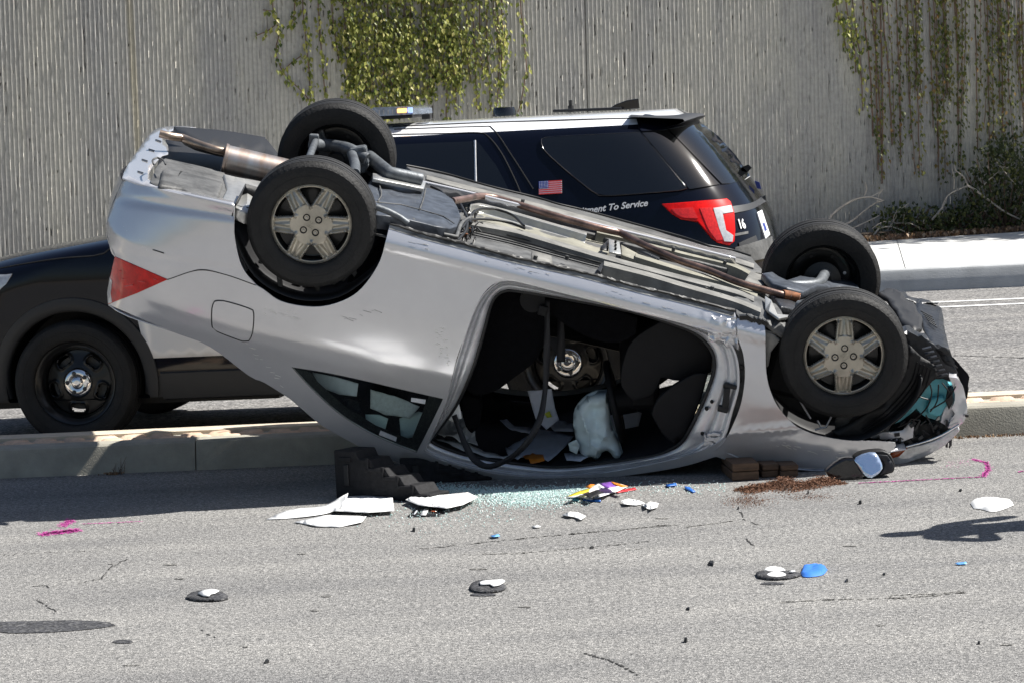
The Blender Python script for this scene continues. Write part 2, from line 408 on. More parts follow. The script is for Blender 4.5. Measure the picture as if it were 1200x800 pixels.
def wall_mat():
    m = mat('ribbed_concrete', (.30, .29, .25), .9, 0, bump=.08, bscale=90); n = m.node_tree; b = n.nodes['Principled BSDF']; Lk = n.links.new
    tc = n.nodes.new('ShaderNodeTexCoord'); ob = tc.outputs['Object']
    def ns(scale, st):
        mp = n.nodes.new('ShaderNodeMapping'); mp.inputs['Scale'].default_value = st; Lk(ob, mp.inputs[0])
        q = n.nodes.new('ShaderNodeTexNoise'); q.inputs['Scale'].default_value = scale; q.inputs['Detail'].default_value = 5; q.inputs['Roughness'].default_value = .65; Lk(mp.outputs[0], q.inputs['Vector']); return q.outputs[0]
    def rp(s, a, ca, c, cc):
        r = n.nodes.new('ShaderNodeValToRGB'); r.color_ramp.elements[0].position = a; r.color_ramp.elements[1].position = c; r.color_ramp.elements[0].color = (*ca, 1); r.color_ramp.elements[1].color = (*cc, 1); Lk(s, r.inputs[0]); return r.outputs[0]
    def mul(a, c):
        x = n.nodes.new('ShaderNodeMix'); x.data_type = 'RGBA'; x.blend_type = 'MULTIPLY'; x.inputs[0].default_value = 1; Lk(a, x.inputs[6]); Lk(c, x.inputs[7]); return x.outputs[2]
    c = rp(ns(20, (1, 1, 1)), .3, (.35, .34, .31), .7, (.47, .455, .42))
    c = mul(c, rp(ns(1.6, (1, 1, .25)), .35, (.8, .8, .82), .65, (1.08, 1.06, 1.0)))
    c = mul(c, rp(ns(5, (1, 1, .06)), .30, (.62, .62, .66), .42, (1, 1, 1)))          # rain streaks
    # ochre water stain running down one joint
    sx = n.nodes.new('ShaderNodeSeparateXYZ'); Lk(ob, sx.inputs[0])
    a = n.nodes.new('ShaderNodeMath'); a.operation = 'SUBTRACT'; Lk(sx.outputs[0], a.inputs[0]); a.inputs[1].default_value = -3.78
    a2 = n.nodes.new('ShaderNodeMath'); a2.operation = 'ABSOLUTE'; Lk(a.outputs[0], a2.inputs[0])
    st = rp(a2.outputs[0], .02, (.98, .93, .80), .05, (1, 1, 1))
    c = mul(c, st)
    Lk(c, b.inputs['Base Color']); return m
M['wall'] = wall_mat()

# ------------------------------------------------------------ road frame
RY = math.radians(-4.7); RO = Vector((0, 16.02, 0)); RU = Vector((math.cos(RY), math.sin(RY), 0)); RV = Vector((-math.sin(RY), math.cos(RY), 0))
def rd(u, v, z=0.0): return RO+RU*u+RV*v+Vector((0, 0, z))
def sheet(name, pts, m, nx=1, ny=1):
    mb = MB(); a, b, c, d = [Vector(p) for p in pts]; rows = []
    for j in range(ny+1):
        rows.append([(a.lerp(b, i/nx)).lerp(d.lerp(c, i/nx), j/ny) for i in range(nx+1)])
    mb.grid(rows); o = mb.build(name, m, smooth=0, fix=False); fix_dir(o, (0, 0, 1)); return tag(o, kind='structure')
sheet('ground', [(-900, -300, -.03), (900, -300, -.03), (900, 1500, -.03), (-900, 1500, -.03)], M['earth'])
near = sheet('road', [rd(-80, -32), rd(80, -32), rd(80, .02), rd(-80, .02)], M['asphalt'])
farroad = sheet('far_road', [rd(-80, .70), rd(80, .70), (80, 22, 0), (-80, 38, 0)], M['asphalt2'])
# far kerb and pavement: their line turns a little more
FY = math.radians(-6.5); FO = Vector((3.5, 27.05, 0)); FU = Vector((math.cos(FY), math.sin(FY), 0)); FV = Vector((-math.sin(FY), math.cos(FY), 0))
def fd(u, v, z=0.0): return FO+FU*u+FV*v+Vector((0, 0, z))
farroad.data.vertices[2].co = fd(80, .02, 0); farroad.data.vertices[3].co = fd(-80, .02, 0)
bb = [v.co.copy() for v in farroad.data.vertices]
for v in farroad.data.vertices:
    if v.co.y > 20: pass
# rebuild cleanly as one quad
bpy.data.objects.remove(farroad)
farroad = sheet('far_road', [rd(-80, .70), rd(80, .70), fd(80, .02), fd(-80, .02)], M['asphalt2'])

mb = MB()                                                            # near kerb of the median, battered face, rounded arris
prof = [(0.0, -.02), (.028, .125), (.036, .145), (.052, .155), (.20, .157), (.20, -.02)]
for a, b_ in ((-40, -1.715), (-1.709, 40)):
    mb.grid([[rd(a, v, z) for v, z in prof], [rd(b_, v, z) for v, z in prof]], 0)
    mb.add([rd(b_, v, z) for v, z in prof], [tuple(range(6))]); mb.add([rd(a, v, z) for v, z in prof], [tuple(range(6))])
kerb = tag(mb.build('median_kerb', M['concrete'], smooth=30), kind='structure')
mb = MB(); prof = [(.535, -.02), (.535, .157), (.74, .157), (.765, .14), (.78, -.02)]
mb.grid([[rd(-40, v, z) for v, z in prof], [rd(40, v, z) for v, z in prof]]); tag(mb.build('median_far_kerb', M['kerbtan'], smooth=30), kind='structure')
bed = tag((lambda q: q.grid([[rd(-40, .2, .138), rd(40, .2, .138)], [rd(-40, .54, .138), rd(40, .54, .138)]]).build('median', M['concrete'], smooth=0))(MB()), kind='structure')
# pavers: domed, irregular, two courses
def paver_mesh(k):
    rnd = random.Random(k); mb = MB(); nx, ny = 6, 5; rows = []
    L_, Wd = .158, .156; sk = [rnd.uniform(-.010, .010) for _ in range(4)]
    for j in range(ny+1):
        r = []
        for i in range(nx+1):
            u, v = i/nx*2-1, j/ny*2-1; e = max(abs(u), abs(v))
            x = u*(L_/2-.004-.018*max(0, abs(v)-.55))+sk[0]*v; y = v*(Wd/2-.004-.02*max(0, abs(u)-.5))+sk[1]*u
            h = .013*(1-abs(u)**4)*(1-abs(v)**4)+rnd.uniform(-.001, .001)+.004*u*sk[2]*100*.5
            r.append(Vector((x, y, h if e < .999 else -.012)))
        rows.append(r)
    mb.grid(rows); me = mb.build('paver', M['paver'][k % 3], smooth=60, fix=False); fix_dir(me, (0, 0, 1)); return me
protos = [paver_mesh(k) for k in range(6)]; used = set(); rnd = random.Random(3)
for row, v in enumerate((.29, .45)):
    u = -3.35+row*.08
    while u < 3.7:
        k = rnd.randrange(6); pr = protos[k]
        if k in used: o = pr.copy(); COL.objects.link(o)
        else: o = pr; used.add(k)
        p = rd(u, v+rnd.uniform(-.004, .004), .142+rnd.uniform(-.003, .003)); o.location = p; o.rotation_euler = (rnd.uniform(-.02, .02), rnd.uniform(-.02, .02), RY+(PI if rnd.random() < .5 else 0)); o.parent = bed
        u += .162
# far kerb + pavement
def wedge(u, off=.85):
    p = fd(u, 0); n_ = Vector((-math.sin(math.radians(14)), math.cos(math.radians(14)), 0)); t = ((Vector((0, 32.0, 0))-n_*off-p).dot(n_))/FV.dot(n_); q = p+FV*t; q.z = .2; return q
mb = MB(); prof = [(0, -.02), (.02, .17), (.035, .192), (.06, .2), (.16, .2)]
mb.grid([[fd(-70, v, z) for v, z in prof], [fd(70, v, z) for v, z in prof]]); tag(mb.build('far_kerb', M['kerbface'], smooth=30), kind='structure')
mb = MB()
for i in range(-8, 14):
    a, b_ = i*1.5+.004, i*1.5+1.496
    mb.add([fd(a, .163, .2), fd(b_, .163, .2), wedge(b_), wedge(a)], [(0, 1, 2, 3)])
mb.add([fd(-12, .16, .19), fd(21, .16, .19), wedge(21)+Vector((0, .01, -.01)), wedge(-12)+Vector((0, .01, -.01))], [(0, 1, 2, 3)])
tag(mb.build('pavement', M['concrete2'], smooth=0), kind='structure')
mb = MB(); mb.grid([[wedge(u, o_)+Vector((0, 0, z)) for o_, z in ((.86, -.03), (.83, -.005), (.5, .04), (-.12, .06))] for u in (-12, 21)])
tag(mb.build('planting_strip', M['soil'], smooth=40), kind='structure')
# road paint on the far side
mb = MB()
def band(v1, v2): mb.add([fd(-40, v1, .004), fd(40, v1, .004), fd(40, v2, .004), fd(-40, v2, .004)], [(0, 1, 2, 3)])
band(-1.55, -1.42); band(-2.13, -2.0)
tag(mb.build('lane_marking', M['line'], smooth=0), kind='structure')

# ------------------------------------------------------------ ribbed retaining wall
WY = math.radians(14); WO = Vector((0, 32.0, .0)); LEAN = math.tan(math.radians(-1.5))
wall_root = empty('retaining_wall', loc=tuple(WO), rz=WY)
tag(wall_root, 'tall grey concrete retaining wall with broken vertical ribs behind the vehicles', 'wall')
def wallpt(x, y, out=0.0):      # photo point -> wall-local point
    R = np.array([[math.cos(WY), -math.sin(WY), 0], [math.sin(WY), math.cos(WY), 0], [0, 0, 1]])
    F = Frame(R, WO); p = F.yplane(-out)(x, y); return p
def wall_panel(x0, x1, z1, fine=True):
    sp = .0445; n = int((x1-x0)/sp); zs = np.arange(.1, z1+.001, .03 if fine else .5); rng = np.random.RandomState(int(x0*10) % 997)
    prof = np.array([(.02, 0.0), (.30, 0.0), (.40, .0125), (.48, .013), (.97, .0)])
    X = []; Y = []
    m = len(zs)
    for i in range(n):
        base = x0+(i+.0)*sp
        def wob(a, k):
            q = rng.randn(m); kern = np.ones(k)/k; return np.convolve(q, kern, 'same')*math.sqrt(k)*a
        e1 = wob(.0013, 3)+wob(.0011, 9); e2 = wob(.0019, 3)+wob(.0008, 9); hh = wob(.0011, 3)
        for j, (u, h) in enumerate(prof):
            px = base+u*sp+(e1 if j in (2,) else e2 if j in (3, 4) else 0)*np.ones(m)
            py = -(h+(hh*.8 if j in (2, 3) else 0)*np.ones(m)); py = np.minimum(py, 0)
            X.append(px); Y.append(py)
    X.append(np.full(m, x1)); Y.append(np.zeros(m))
    X.insert(0, np.full(m, x0)); Y.insert(0, np.zeros(m)); X.insert(0, np.full(m, x0)); Y.insert(0, np.full(m, .1)); X.append(np.full(m, x1)); Y.append(np.full(m, .1))
    X = np.array(X); Y = np.array(Y); Z = np.tile(zs, (len(X), 1)); X = X+Z*LEAN*-1
    X = X + 0
    V = np.stack([X, Y, Z], 2).reshape(-1, 3); c = len(X)
    a = (np.arange(c-1)[:, None]*m+np.arange(m-1)[None]).ravel()
    F = np.stack([a, a+m, a+m+1, a+1], 1)
    me = bpy.data.meshes.new('wall_panel'); me.vertices.add(len(V)); me.vertices.foreach_set('co', V.ravel())
    me.loops.add(len(F)*4); me.polygons.add(len(F)); me.loops.foreach_set('vertex_index', F.ravel()); me.polygons.foreach_set('loop_start', np.arange(0, len(F)*4, 4)); me.polygons.foreach_set('loop_total', np.full(len(F), 4))
    me.update(calc_edges=True); me.validate(); me.materials.append(M['wall'])
    o = bpy.data.objects.new('wall_panel', me); COL.objects.link(o); o.parent = wall_root; return o
seam = wallpt(685.5, 0); sx0 = seam.x+seam.z*LEAN
wall_panel(-9.0, sx0-.008, 4.6); wall_panel(sx0+.008, 8.2, 4.6)
wall_panel(-26, -9.012, 4.6, False); wall_panel(8.212, 26, 4.6, False)
mb = MB(); mb.box((0, .16, 2.3), (52, .14, 4.8)); mb.box((0, .1, 4.68), (52, .34, .16)); mb.build('wall_backing', M['concrete'], wall_root, smooth=0)

# ------------------------------------------------------------ leaves
def leaf_mat(name, c1, c2, c3=None, trans=.35):
    m = bpy.data.materials.new(name); m.use_nodes = True; n = m.node_tree; b = n.nodes['Principled BSDF']; Lk = n.links.new
    g = n.nodes.new('ShaderNodeNewGeometry'); r = n.nodes.new('ShaderNodeValToRGB'); e = r.color_ramp.elements
    e[0].color = (*c1, 1); e[1].color = (*c2, 1)
    if c3: e[1].position = .8; e.new(1.0).color = (*c3, 1)
    Lk(g.outputs['Random Per Island'], r.inputs[0]); Lk(r.outputs[0], b.inputs['Base Color']); b.inputs['Roughness'].default_value = .45
    tr = n.nodes.new('ShaderNodeBsdfTranslucent'); Lk(r.outputs[0], tr.inputs[0]); mx = n.nodes.new('ShaderNodeMixShader'); mx.inputs[0].default_value = trans
    Lk(b.outputs[0], mx.inputs[1]); Lk(tr.outputs[0], mx.inputs[2]); Lk(mx.outputs[0], n.nodes['Material Output'].inputs[0]); return m
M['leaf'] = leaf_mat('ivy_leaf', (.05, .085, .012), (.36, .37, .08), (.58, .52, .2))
M['leafd'] = leaf_mat('shaded_ivy_leaf', (.05, .08, .012), (.19, .19, .04), (.24, .12, .04))  # ivy leaf colour darkened to paint in the shade at the wall's right end
M['leafb'] = leaf_mat('bush_leaf', (.02, .035, .008), (.07, .09, .02), (.16, .16, .03))
M['dry'] = leaf_mat('dry_leaf', (.12, .06, .03), (.30, .18, .09), (.4, .3, .2), .1)
M['stem'] = mat('vine_stem', (.16, .10, .07), .9, 0, var=.3)
M['twig'] = mat('bleached_twig', (.50, .44, .37), .85, 0, var=.2)
def add_leaf(mb, p, size, rnd, down=True, flat=None):
    d = Vector((rnd.uniform(-.6, .6), rnd.uniform(-.5, .1), -1 if down else rnd.uniform(-1, 1))).normalized()
    nrm = Vector((rnd.uniform(-.3, 1.3), -1, rnd.uniform(-.1, 1.3))).normalized() if flat is None else flat
    s = d.cross(nrm).normalized(); nn = s.cross(d)
    L_ = size*rnd.uniform(.7, 1.25); w = L_*rnd.uniform(.28, .4)
    p = Vector(p)
    mb.add([p, p+d*L_*.4+s*w+nn*w*.3, p+d*L_, p+d*L_*.4-s*w+nn*w*.3], [(0, 1, 2), (0, 2, 3)])
def vine(label, strands, leaf_m, seed, dens=1.0, size=.050, spread=.05, cat='vine', group=None, stem_r=.006, out=.06):
    """strands: photo polylines on the wall (each (points, width px, density))"""
    rnd = random.Random(seed); p0 = wallpt(*strands[0][0][0]); root = empty('climbing_vine', loc=(0, 0, 0)); root.matrix_world = wall_root.matrix_basis.copy() if False else Matrix.Translation(WO) @ Matrix.Rotation(WY, 4, 'Z') @ Matrix.Translation((p0.x, 0, p0.z))
    tag(root, label, cat, group); fol = MB(); st = MB(); off = Vector((p0.x, 0, p0.z))
    for pts, wpx, dn in strands:
        P = dense([wallpt(x, y) for x, y in pts], .05, closed=False)
        w = wpx*.009
        st.tube([p+Vector((0, -.035+.01*math.sin(i*.9), 0))-off for i, p in enumerate(P)][::2]+[P[-1]+Vector((0, -.03, 0))-off], stem_r, 5)
        for p in P:
            for k in range(max(1, int(dn*dens*3*max(1, w/.06)))):
                q = p+Vector((rnd.gauss(0, w*.32), -abs(rnd.gauss(.02, out))-.02, rnd.uniform(-.04, .04)))
                add_leaf(fol, q-off, size, rnd)
    st.build('stem', M['stem'], root, smooth=60, fix=False); fol.build('foliage', leaf_m, root, smooth=0, fix=False)
    return root
TOP = -170
rn = random.Random(11)
main = []
for x in list(range(402, 500, 9))+list(range(500, 545, 10)):
    b_ = (128 if x < 505 else 118)-rn.choice([0, 0, 0, 14, 30])
    pts = [(x-6, TOP), (x-3+rn.uniform(-4, 4), 0), (x+rn.uniform(-5, 5), 60), (x+rn.uniform(-6, 8), b_+rn.uniform(-18, 22))]
    main.append((pts, 17, 1.35))
for x, b_ in ((549, 95), (556, 128), (564, 90), (572, 130), (580, 122), (584, 100), (590, 40), (520, 140), (532, 128)): main.append(([(x-6, TOP), (x-3, 0), (x+rn.uniform(-4, 4), 60), (x+2, b_)], 10, .9))
vine('broad curtain of sunlit green vine hanging down the wall above the police vehicle', main, M['leaf'], 5, out=.09)
vine('thin trailing vine strand drooping diagonally at the far left of the foliage on the wall', [([(300, TOP), (318, 0), (327, 40), (322, 60), (331, 85), (345, 100), (358, 112), (362, 118)], 7, 1), ([(322, 30), (308, 40), (300, 42)], 4, .7), ([(330, 85), (345, 70), (352, 66)], 4, .7), ([(320, 14), (308, 12)], 4, .8)], M['leaf'], 6, size=.055)
vine('narrow vine column hanging between the diagonal strand and the broad vine curtain', [([(350, TOP), (354, 0), (358, 50), (362, 90), (363, 115)], 9, 1.1), ([(368, TOP), (372, 0), (376, 60), (380, 110)], 9, .8), ([(384, TOP), (388, 0), (392, 40), (396, 70)], 10, 1.2), ([(340, TOP), (345, 0), (340, 30)], 8, .9)], M['leaf'], 7, size=.055)
vine('single slim vine strand hanging alone just left of the wall joint', [([(604, TOP), (609, 0), (612, 30), (614, 60), (616, 80), (613, 100), (609, 122), (606, 132)], 6, .9)], M['leaf'], 8, size=.055)
rs = []
for x, b_, wd, dn in ((980, 60, 14, 1.1), (992, 85, 12, .9), (1000, 130, 8, .7), (1012, 160, 8, .7), (1022, 190, 9, .6), (1034, 170, 7, .5)): rs.append(([(x-8, TOP), (x-2, 0), (x+6, b_*.5), (x+10, b_)], wd, dn))
vine('sun-touched vine tuft at the left edge of the shaded right-hand wall', rs[:3], M['leaf'], 9, size=.055)
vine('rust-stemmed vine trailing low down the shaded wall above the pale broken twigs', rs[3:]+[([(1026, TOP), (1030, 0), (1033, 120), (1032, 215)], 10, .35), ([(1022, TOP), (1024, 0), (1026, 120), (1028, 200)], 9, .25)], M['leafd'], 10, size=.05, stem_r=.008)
rs = []
for x, b_ in ((1050, 190), (1062, 150), (1072, 205), (1088, 150), (1094, 190), (1105, 110)): rs.append(([(x-6, TOP), (x-1, 0), (x+2, b_*.5), (x+4, b_)], 7, .8))
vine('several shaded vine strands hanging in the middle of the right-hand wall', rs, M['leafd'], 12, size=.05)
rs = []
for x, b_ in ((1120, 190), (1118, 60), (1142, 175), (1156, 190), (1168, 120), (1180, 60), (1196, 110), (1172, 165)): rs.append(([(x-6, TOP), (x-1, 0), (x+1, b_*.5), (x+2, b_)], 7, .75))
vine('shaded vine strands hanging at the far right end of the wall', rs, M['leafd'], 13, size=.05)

rs = []; rn = random.Random(17)
for k in range(22):
    x = rn.uniform(1004, 1196); rs.append(([(x-6, TOP), (x-1, 0), (x+rn.uniform(-3, 5), 70), (x+rn.uniform(-4, 8), rn.uniform(70, 215))], rn.choice([5, 8, 12]), rn.uniform(.25, .7)))
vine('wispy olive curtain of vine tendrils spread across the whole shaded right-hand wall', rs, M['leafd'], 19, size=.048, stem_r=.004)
# ------------------------------------------------------------ bush, twigs, litter at the wall foot
def bush(label, cx, cy_, rx, ry, n, seed, name='bush', px_leaf=.052):
    rnd = random.Random(seed); c = wallpt(cx, cy_, .35); Mx = Matrix.Translation(WO) @ Matrix.Rotation(WY, 4, 'Z')
    root = empty(name); root.matrix_world = Mx @ Matrix.Translation((c.x, c.y, .22)); tag(root, label, 'bush')
    f = MB(); st = MB()
    for k in range(22):
        a = rnd.uniform(-1, 1); b_ = rnd.uniform(.3, 1.15); st.tube([(0, 0, 0), (a*rx*.4, rnd.uniform(-.15, .1), (c.z-.22)*.6*b_), (a*rx, rnd.uniform(-.25, .15), (c.z-.22+ry)*.95*b_)], [.012, .008, .004], 5)
    lobes = [(rnd.gauss(0, .55), rnd.uniform(-.7, 1.1), rnd.uniform(.18, .5)) for _ in range(11)]
    for k in range(n):
        lx, lz, lr = rnd.choice(lobes); q = Vector(((lx+rnd.gauss(0, lr))*rx, rnd.uniform(-.3, .2), (c.z-.22)+(lz+rnd.gauss(0, lr))*ry))
        if q.z < .02: q.z = rnd.uniform(.02, .25)
        add_leaf(f, q, px_leaf, rnd, down=False)
    st.build('stem', M['stem'], root, smooth=60, fix=False); f.build('foliage', M['leafb'], root, smooth=0, fix=False)
bush('dense dark green bush at the right end of the wall foot', 1176, 236, .48, .50, 1900, 1)
bush('low dark straggly bush left of the dense one at the wall foot', 1112, 262, .42, .17, 700, 2)
bush('small yellow-green shrub beside the broken twigs behind the upturned front wheel', 1062, 262, .3, .14, 420, 3)
Mw = Matrix.Translation(WO) @ Matrix.Rotation(WY, 4, 'Z')
def twig(label, lines, group=None):
    root = None; b0 = wallpt(*lines[0][0][0], .5); root = empty('dry_branch'); root.matrix_world = Mw @ Matrix.Translation(b0); tag(root, label, 'branch', group)
    for pts, r in lines:
        P = dense([wallpt(x, y, .5+.02*i)-b0 for i, (x, y) in enumerate(pts)], .06, closed=False)
        n = len(P); MB().tube(P, [r*(1-.6*i/n) for i in range(n)], 6).build('twig', M['twig'], root, smooth=60)
twig('upper pale bent dry branch just above the rear of the far front tyre', [([(968, 262), (975, 252), (990, 240), (1005, 233), (1020, 231), (1034, 235)], .014), ([(1012, 232), (1016, 222), (1014, 214)], .006), ([(1020, 231), (1030, 226), (1034, 222)], .006)])
twig('lower pale dry branch slanting up from behind the far front tyre', [([(985, 266), (1000, 258), (1012, 248), (1026, 238), (1036, 235)], .013), ([(1028, 237), (1030, 228), (1035, 222)], .006), ([(998, 268), (1012, 262), (1030, 253)], .008)])
twig('tangle of small pale twigs on the leaf litter beside the shrub', [([(1024, 276), (1030, 268), (1045, 266), (1060, 272)], .011), ([(1040, 270), (1050, 255), (1056, 245), (1066, 238)], .007), ([(1050, 262), (1066, 262), (1080, 268)], .007), ([(1058, 262), (1060, 250), (1062, 240)], .005), ([(1022, 268), (1036, 260), (1052, 262)], .006), ([(1055, 243), (1048, 252), (1046, 262)], .006)])
twig('long pale arching branch lying across the dark bush', [([(1092, 258), (1104, 244), (1110, 230), (1124, 222), (1134, 218)], .013), ([(1142, 222), (1160, 236), (1180, 250), (1206, 262)], .014), ([(1134, 218), (1130, 208), (1120, 200), (1118, 194)], .006), ([(1118, 222), (1118, 208), (1116, 198)], .006), ([(1134, 218), (1142, 222)], .013)])
twig('thin grey forked branch leaning high in front of the shaded wall', [([(1148, 222), (1160, 210), (1172, 200), (1182, 196)], .006), ([(1166, 188), (1176, 200), (1186, 212), (1194, 220)], .008), ([(1172, 196), (1188, 198)], .005)])
mb = MB(); rnd = random.Random(4)
for k in range(2600):
    u = rnd.uniform(-1.2, 2.6); v = 4.8+abs(rnd.gauss(0, .3)); add_leaf(mb, wedge(u, .86-(v-4.8)*1.2)+Vector((0, 0, .02+rnd.uniform(0, .05))), .05, rnd, flat=Vector((rnd.uniform(-.4, .4), rnd.uniform(-.4, .4), 1)).normalized())
tag(mb.build('leaf_litter', M['dry'], smooth=0, fix=False), 'brown dead leaves piled along the foot of the wall', 'leaf litter', kind='stuff')
# tree standing out of frame to the right; it shades the right end of the wall
def tree(x, y, h, r, seed):
    rnd = random.Random(seed); root = empty('tree', loc=(x, y, .2)); tag(root, 'leafy tree by the wall just beyond the right edge of the photo', 'tree')
    t = MB(); t.tube([(0, 0, 0), (.05, .02, h*.3), (-.05, 0, h*.62), (0, 0, h*.9)], [.14, .11, .08, .03], 10); ends = []
    for k in range(26):
        a = rnd.uniform(0, 2*PI); z = h*rnd.uniform(.3, .85); L_ = r*rnd.uniform(.5, 1); e = Vector((math.cos(a)*L_, math.sin(a)*L_, z+L_*.4)); ends.append(e); t.tube([(0, 0, z), e*.5+Vector((0, 0, z*.5)), e], [.05, .03, .012], 6)
    t.build('trunk', M['stem'], root, smooth=60, fix=False); f = MB()
    for k in range(5200):
        c = rnd.choice(ends); add_leaf(f, c+Vector([rnd.gauss(0, r*.26) for _ in range(3)]), .17, rnd, down=False)
    f.build('crown', M['leafb'], root, smooth=0, fix=False)
tree(8.6, 33.3, 6.6, 1.5, 3)
# ------------------------------------------------------------ overturned car: own axes x forward, y its left side (towards the camera), z up
def rx(a): c, s = math.cos(a), math.sin(a); return np.array([[1, 0, 0], [0, c, -s], [0, s, c]])
def ry(a): c, s = math.cos(a), math.sin(a); return np.array([[c, 0, s], [0, 1, 0], [-s, 0, c]])
def rz(a): c, s = math.cos(a), math.sin(a); return np.array([[c, -s, 0], [s, c, 0], [0, 0, 1]])
CARR = rz(math.radians(1.0138)) @ ry(math.radians(16.9143)) @ rx(PI+math.radians(11.0764))
CAR = Frame(CARR, (.44758, 15.35784, 1.36914))
car = empty('overturned_car', CAR.mat())
tag(car, 'silver two-door car lying upside down on the road, tail raised', 'car')
WZ = [(.10, .74), (.17, .755), (.20, .776), (.245, .809), (.285, .834), (.315, .838), (.335, .826), (.37, .832), (.50, .850), (.60, .858), (.70, .853), (.78, .845), (.86, .832), (.905, .805), (.95, .79), (1.0, .755), (1.1, .705), (1.2, .655), (1.3, .605), (1.35, .58), (1.39, .55), (1.42, .52), (1.46, .47), (1.50, .39), (1.53, .28), (1.55, .1)]
_zz = np.arange(.05, 1.6, .004); _w = np.array([interp(WZ, q) for q in _zz]); _k = np.exp(-.5*(np.arange(-18, 19)/6.0)**2); _k /= _k.sum(); _k2 = np.exp(-.5*(np.arange(-18, 19)/2.4)**2); _k2 /= _k2.sum()
_wp = np.pad(_w, 18, 'edge'); _a = np.convolve(_wp, _k, 'valid'); _b = np.convolve(_wp, _k2, 'valid'); _m = np.clip((_zz-.36)/.08, 0, 1); WT = list(_a*_m+_b*(1-_m))
def Yc(x, z):
    w = WT[max(0, min(len(WT)-2, int((z-.05)/.004)))]; w += (WT[max(0, min(len(WT)-1, int((z-.05)/.004)+1))]-w)*(((z-.05)/.004) % 1)
    if x < -1.45:
        a = interp([(.15, .78), (.35, .82), (.5, .86), (.62, .89), (.72, .87), (.80, .84), (.9, .82), (1.1, .82)], z); t = min(1, (-1.45-x)/a); w *= (1-t**3.2)**(1/3.2)
    if x > 1.15:
        a = .92; t = min(1, (x-1.15)/a); w *= (1-t**2.8)**(1/2.8)
    # belt of the lower body stays wide over the boot and the bonnet
    return w
SIDE = CAR.side(Yc)
def SI(d): return CAR.side(Yc, d)
SH = .075
def UZ(h): return CAR.zplane(h, SH)
def UZc(h, ym=.74):
    a_, b_ = CAR.zplane(h, SH), CAR.yplane(ym)
    def hit(x, y):
        p = a_(x, y); return p if p.y < ym else b_(x, y)
    return hit
def UL(x, y, h): return Vector((x, y, h+SH*(.8-y)))

arch_r = [(274.5, 240), (274.5, 260), (275, 279), (283.5, 313), (304, 337.5), (328.5, 353), (360, 359.5), (387, 357.7), (414, 346.5), (432, 328.5), (445.5, 306), (452, 283.5), (457, 263)]
sill = [(457, 263), (500, 276), (540, 286), (600, 302), (683, 320.5), (750, 338), (800, 350), (861, 366)]
ap_out = [(862, 396), (848, 397), (820, 385), (760, 369), (700, 354), (640, 339), (606, 330), (590, 329), (577, 334), (566, 345), (556, 363), (546, 390), (534, 424), (525, 462), (512, 497), (497, 529), (515, 538), (545, 547), (590, 556), (650, 559), (720, 552), (790, 538), (830, 524), (850, 512)]
bottom = [(850, 531), (800, 546), (740, 556), (680, 563), (640, 567), (589, 567), (535, 560), (490, 549), (439, 531), (403, 513), (373, 495), (340, 467), (310, 448), (292, 440), (246, 406), (200, 388), (127, 357)]
qp = [(196, 328), (232, 317), (262, 322), (301, 335)]+arch_r[5:]+sill[1:]+[(864, 380)]+ap_out+bottom
qwin = [(342, 430), (385, 437), (430, 446.5), (519, 467), (503, 500), (488, 529.5), (460, 519), (430, 505), (397, 484), (366, 456)]
def dent(v, p):      # crushed sill end, hail of small dents
    d = .0012*noise.noise(Vector((v.x*2.2, v.z*3, 1)))
    if v.x > .55 and v.z < .42: d += -.022*abs(noise.noise(Vector((v.x*18, v.z*22, 5))))*min(1, (v.x-.55)*6)
    return v+Vector((0, d, 0))
sill_rows = [[(x+d*.25, y+d) for x, y in sill] for d in (3.2, 5.4, 7.2, 9, 11, 13, 15.5, 18.5, 22, 26, 29.5, 33, 36.5, 40)]
side = panel('body_side', qp, SIDE, M['silver'], car, holes=[qwin], thick=.010, step=6.5, bump=dent, extra=sill_rows)
# far side twin: closed door, open window
side2_out = [(-1.0, .20)]+[(x, .19) for x in (-.6, -.2, .2, .5, .75, .85)]+[(.90, .35), (.92, .60), (.86, .84), (.8, .90), (.55, 1.10), (.3, 1.28), (0, 1.41), (-.3, 1.47), (-.7, 1.47), (-1.1, 1.34), (-1.5, 1.10), (-1.9, .97), (-2.2, .96), (-2.2, .80), (-2.05, .66), (-1.72, .64)]+[(-1.31+.40*math.cos(a), .32+.38*math.sin(a)) for a in [math.radians(q) for q in range(125, -25, -15)]]
def shear_far(y, z): return 1
def local_panel(name, out, holes, Yf, m_, thick=.01, step=.045, sg=-1, inset=0, zlow=True):
    v2, F = triangulate(out, holes, step)
    V = []
    for p in v2:
        y = Yf(p.x, p.y)-inset; y = y*sg; z = p.y
        if zlow: z += SH*(.8-y)*max(0, min(1, (1.15-p.y)/.7))
        V.append(Vector((p.x, y, z)))
    mb = MB(); mb.add(V, F); o = mb.build(name, m_, car, smooth=40, fix=False); fix_dir(o, (0, sg, 0))
    sl = o.modifiers.new('solid', 'SOLIDIFY'); sl.thickness = thick; sl.offset = -1; return o
farwin = [(-.52, .955), (-.1, .93), (.3, .915), (.58, .90), (.66, .905), (.45, 1.06), (.25, 1.17), (0, 1.245), (-.25, 1.27), (-.45, 1.26)]
farq = [(-.62, .97), (-1.0, 1.0), (-1.35, 1.08), (-1.1, 1.19), (-.8, 1.26), (-.62, 1.27)]
local_panel('body_side', side2_out, [farwin, farq], Yc, M['silver'], thick=.012)
local_panel('door_trim', [(-.6, .30), (.75, .30), (.8, .6), (.7, .90), (-.6, .94)], [], Yc, M['dark2'], inset=.07, thick=.02)
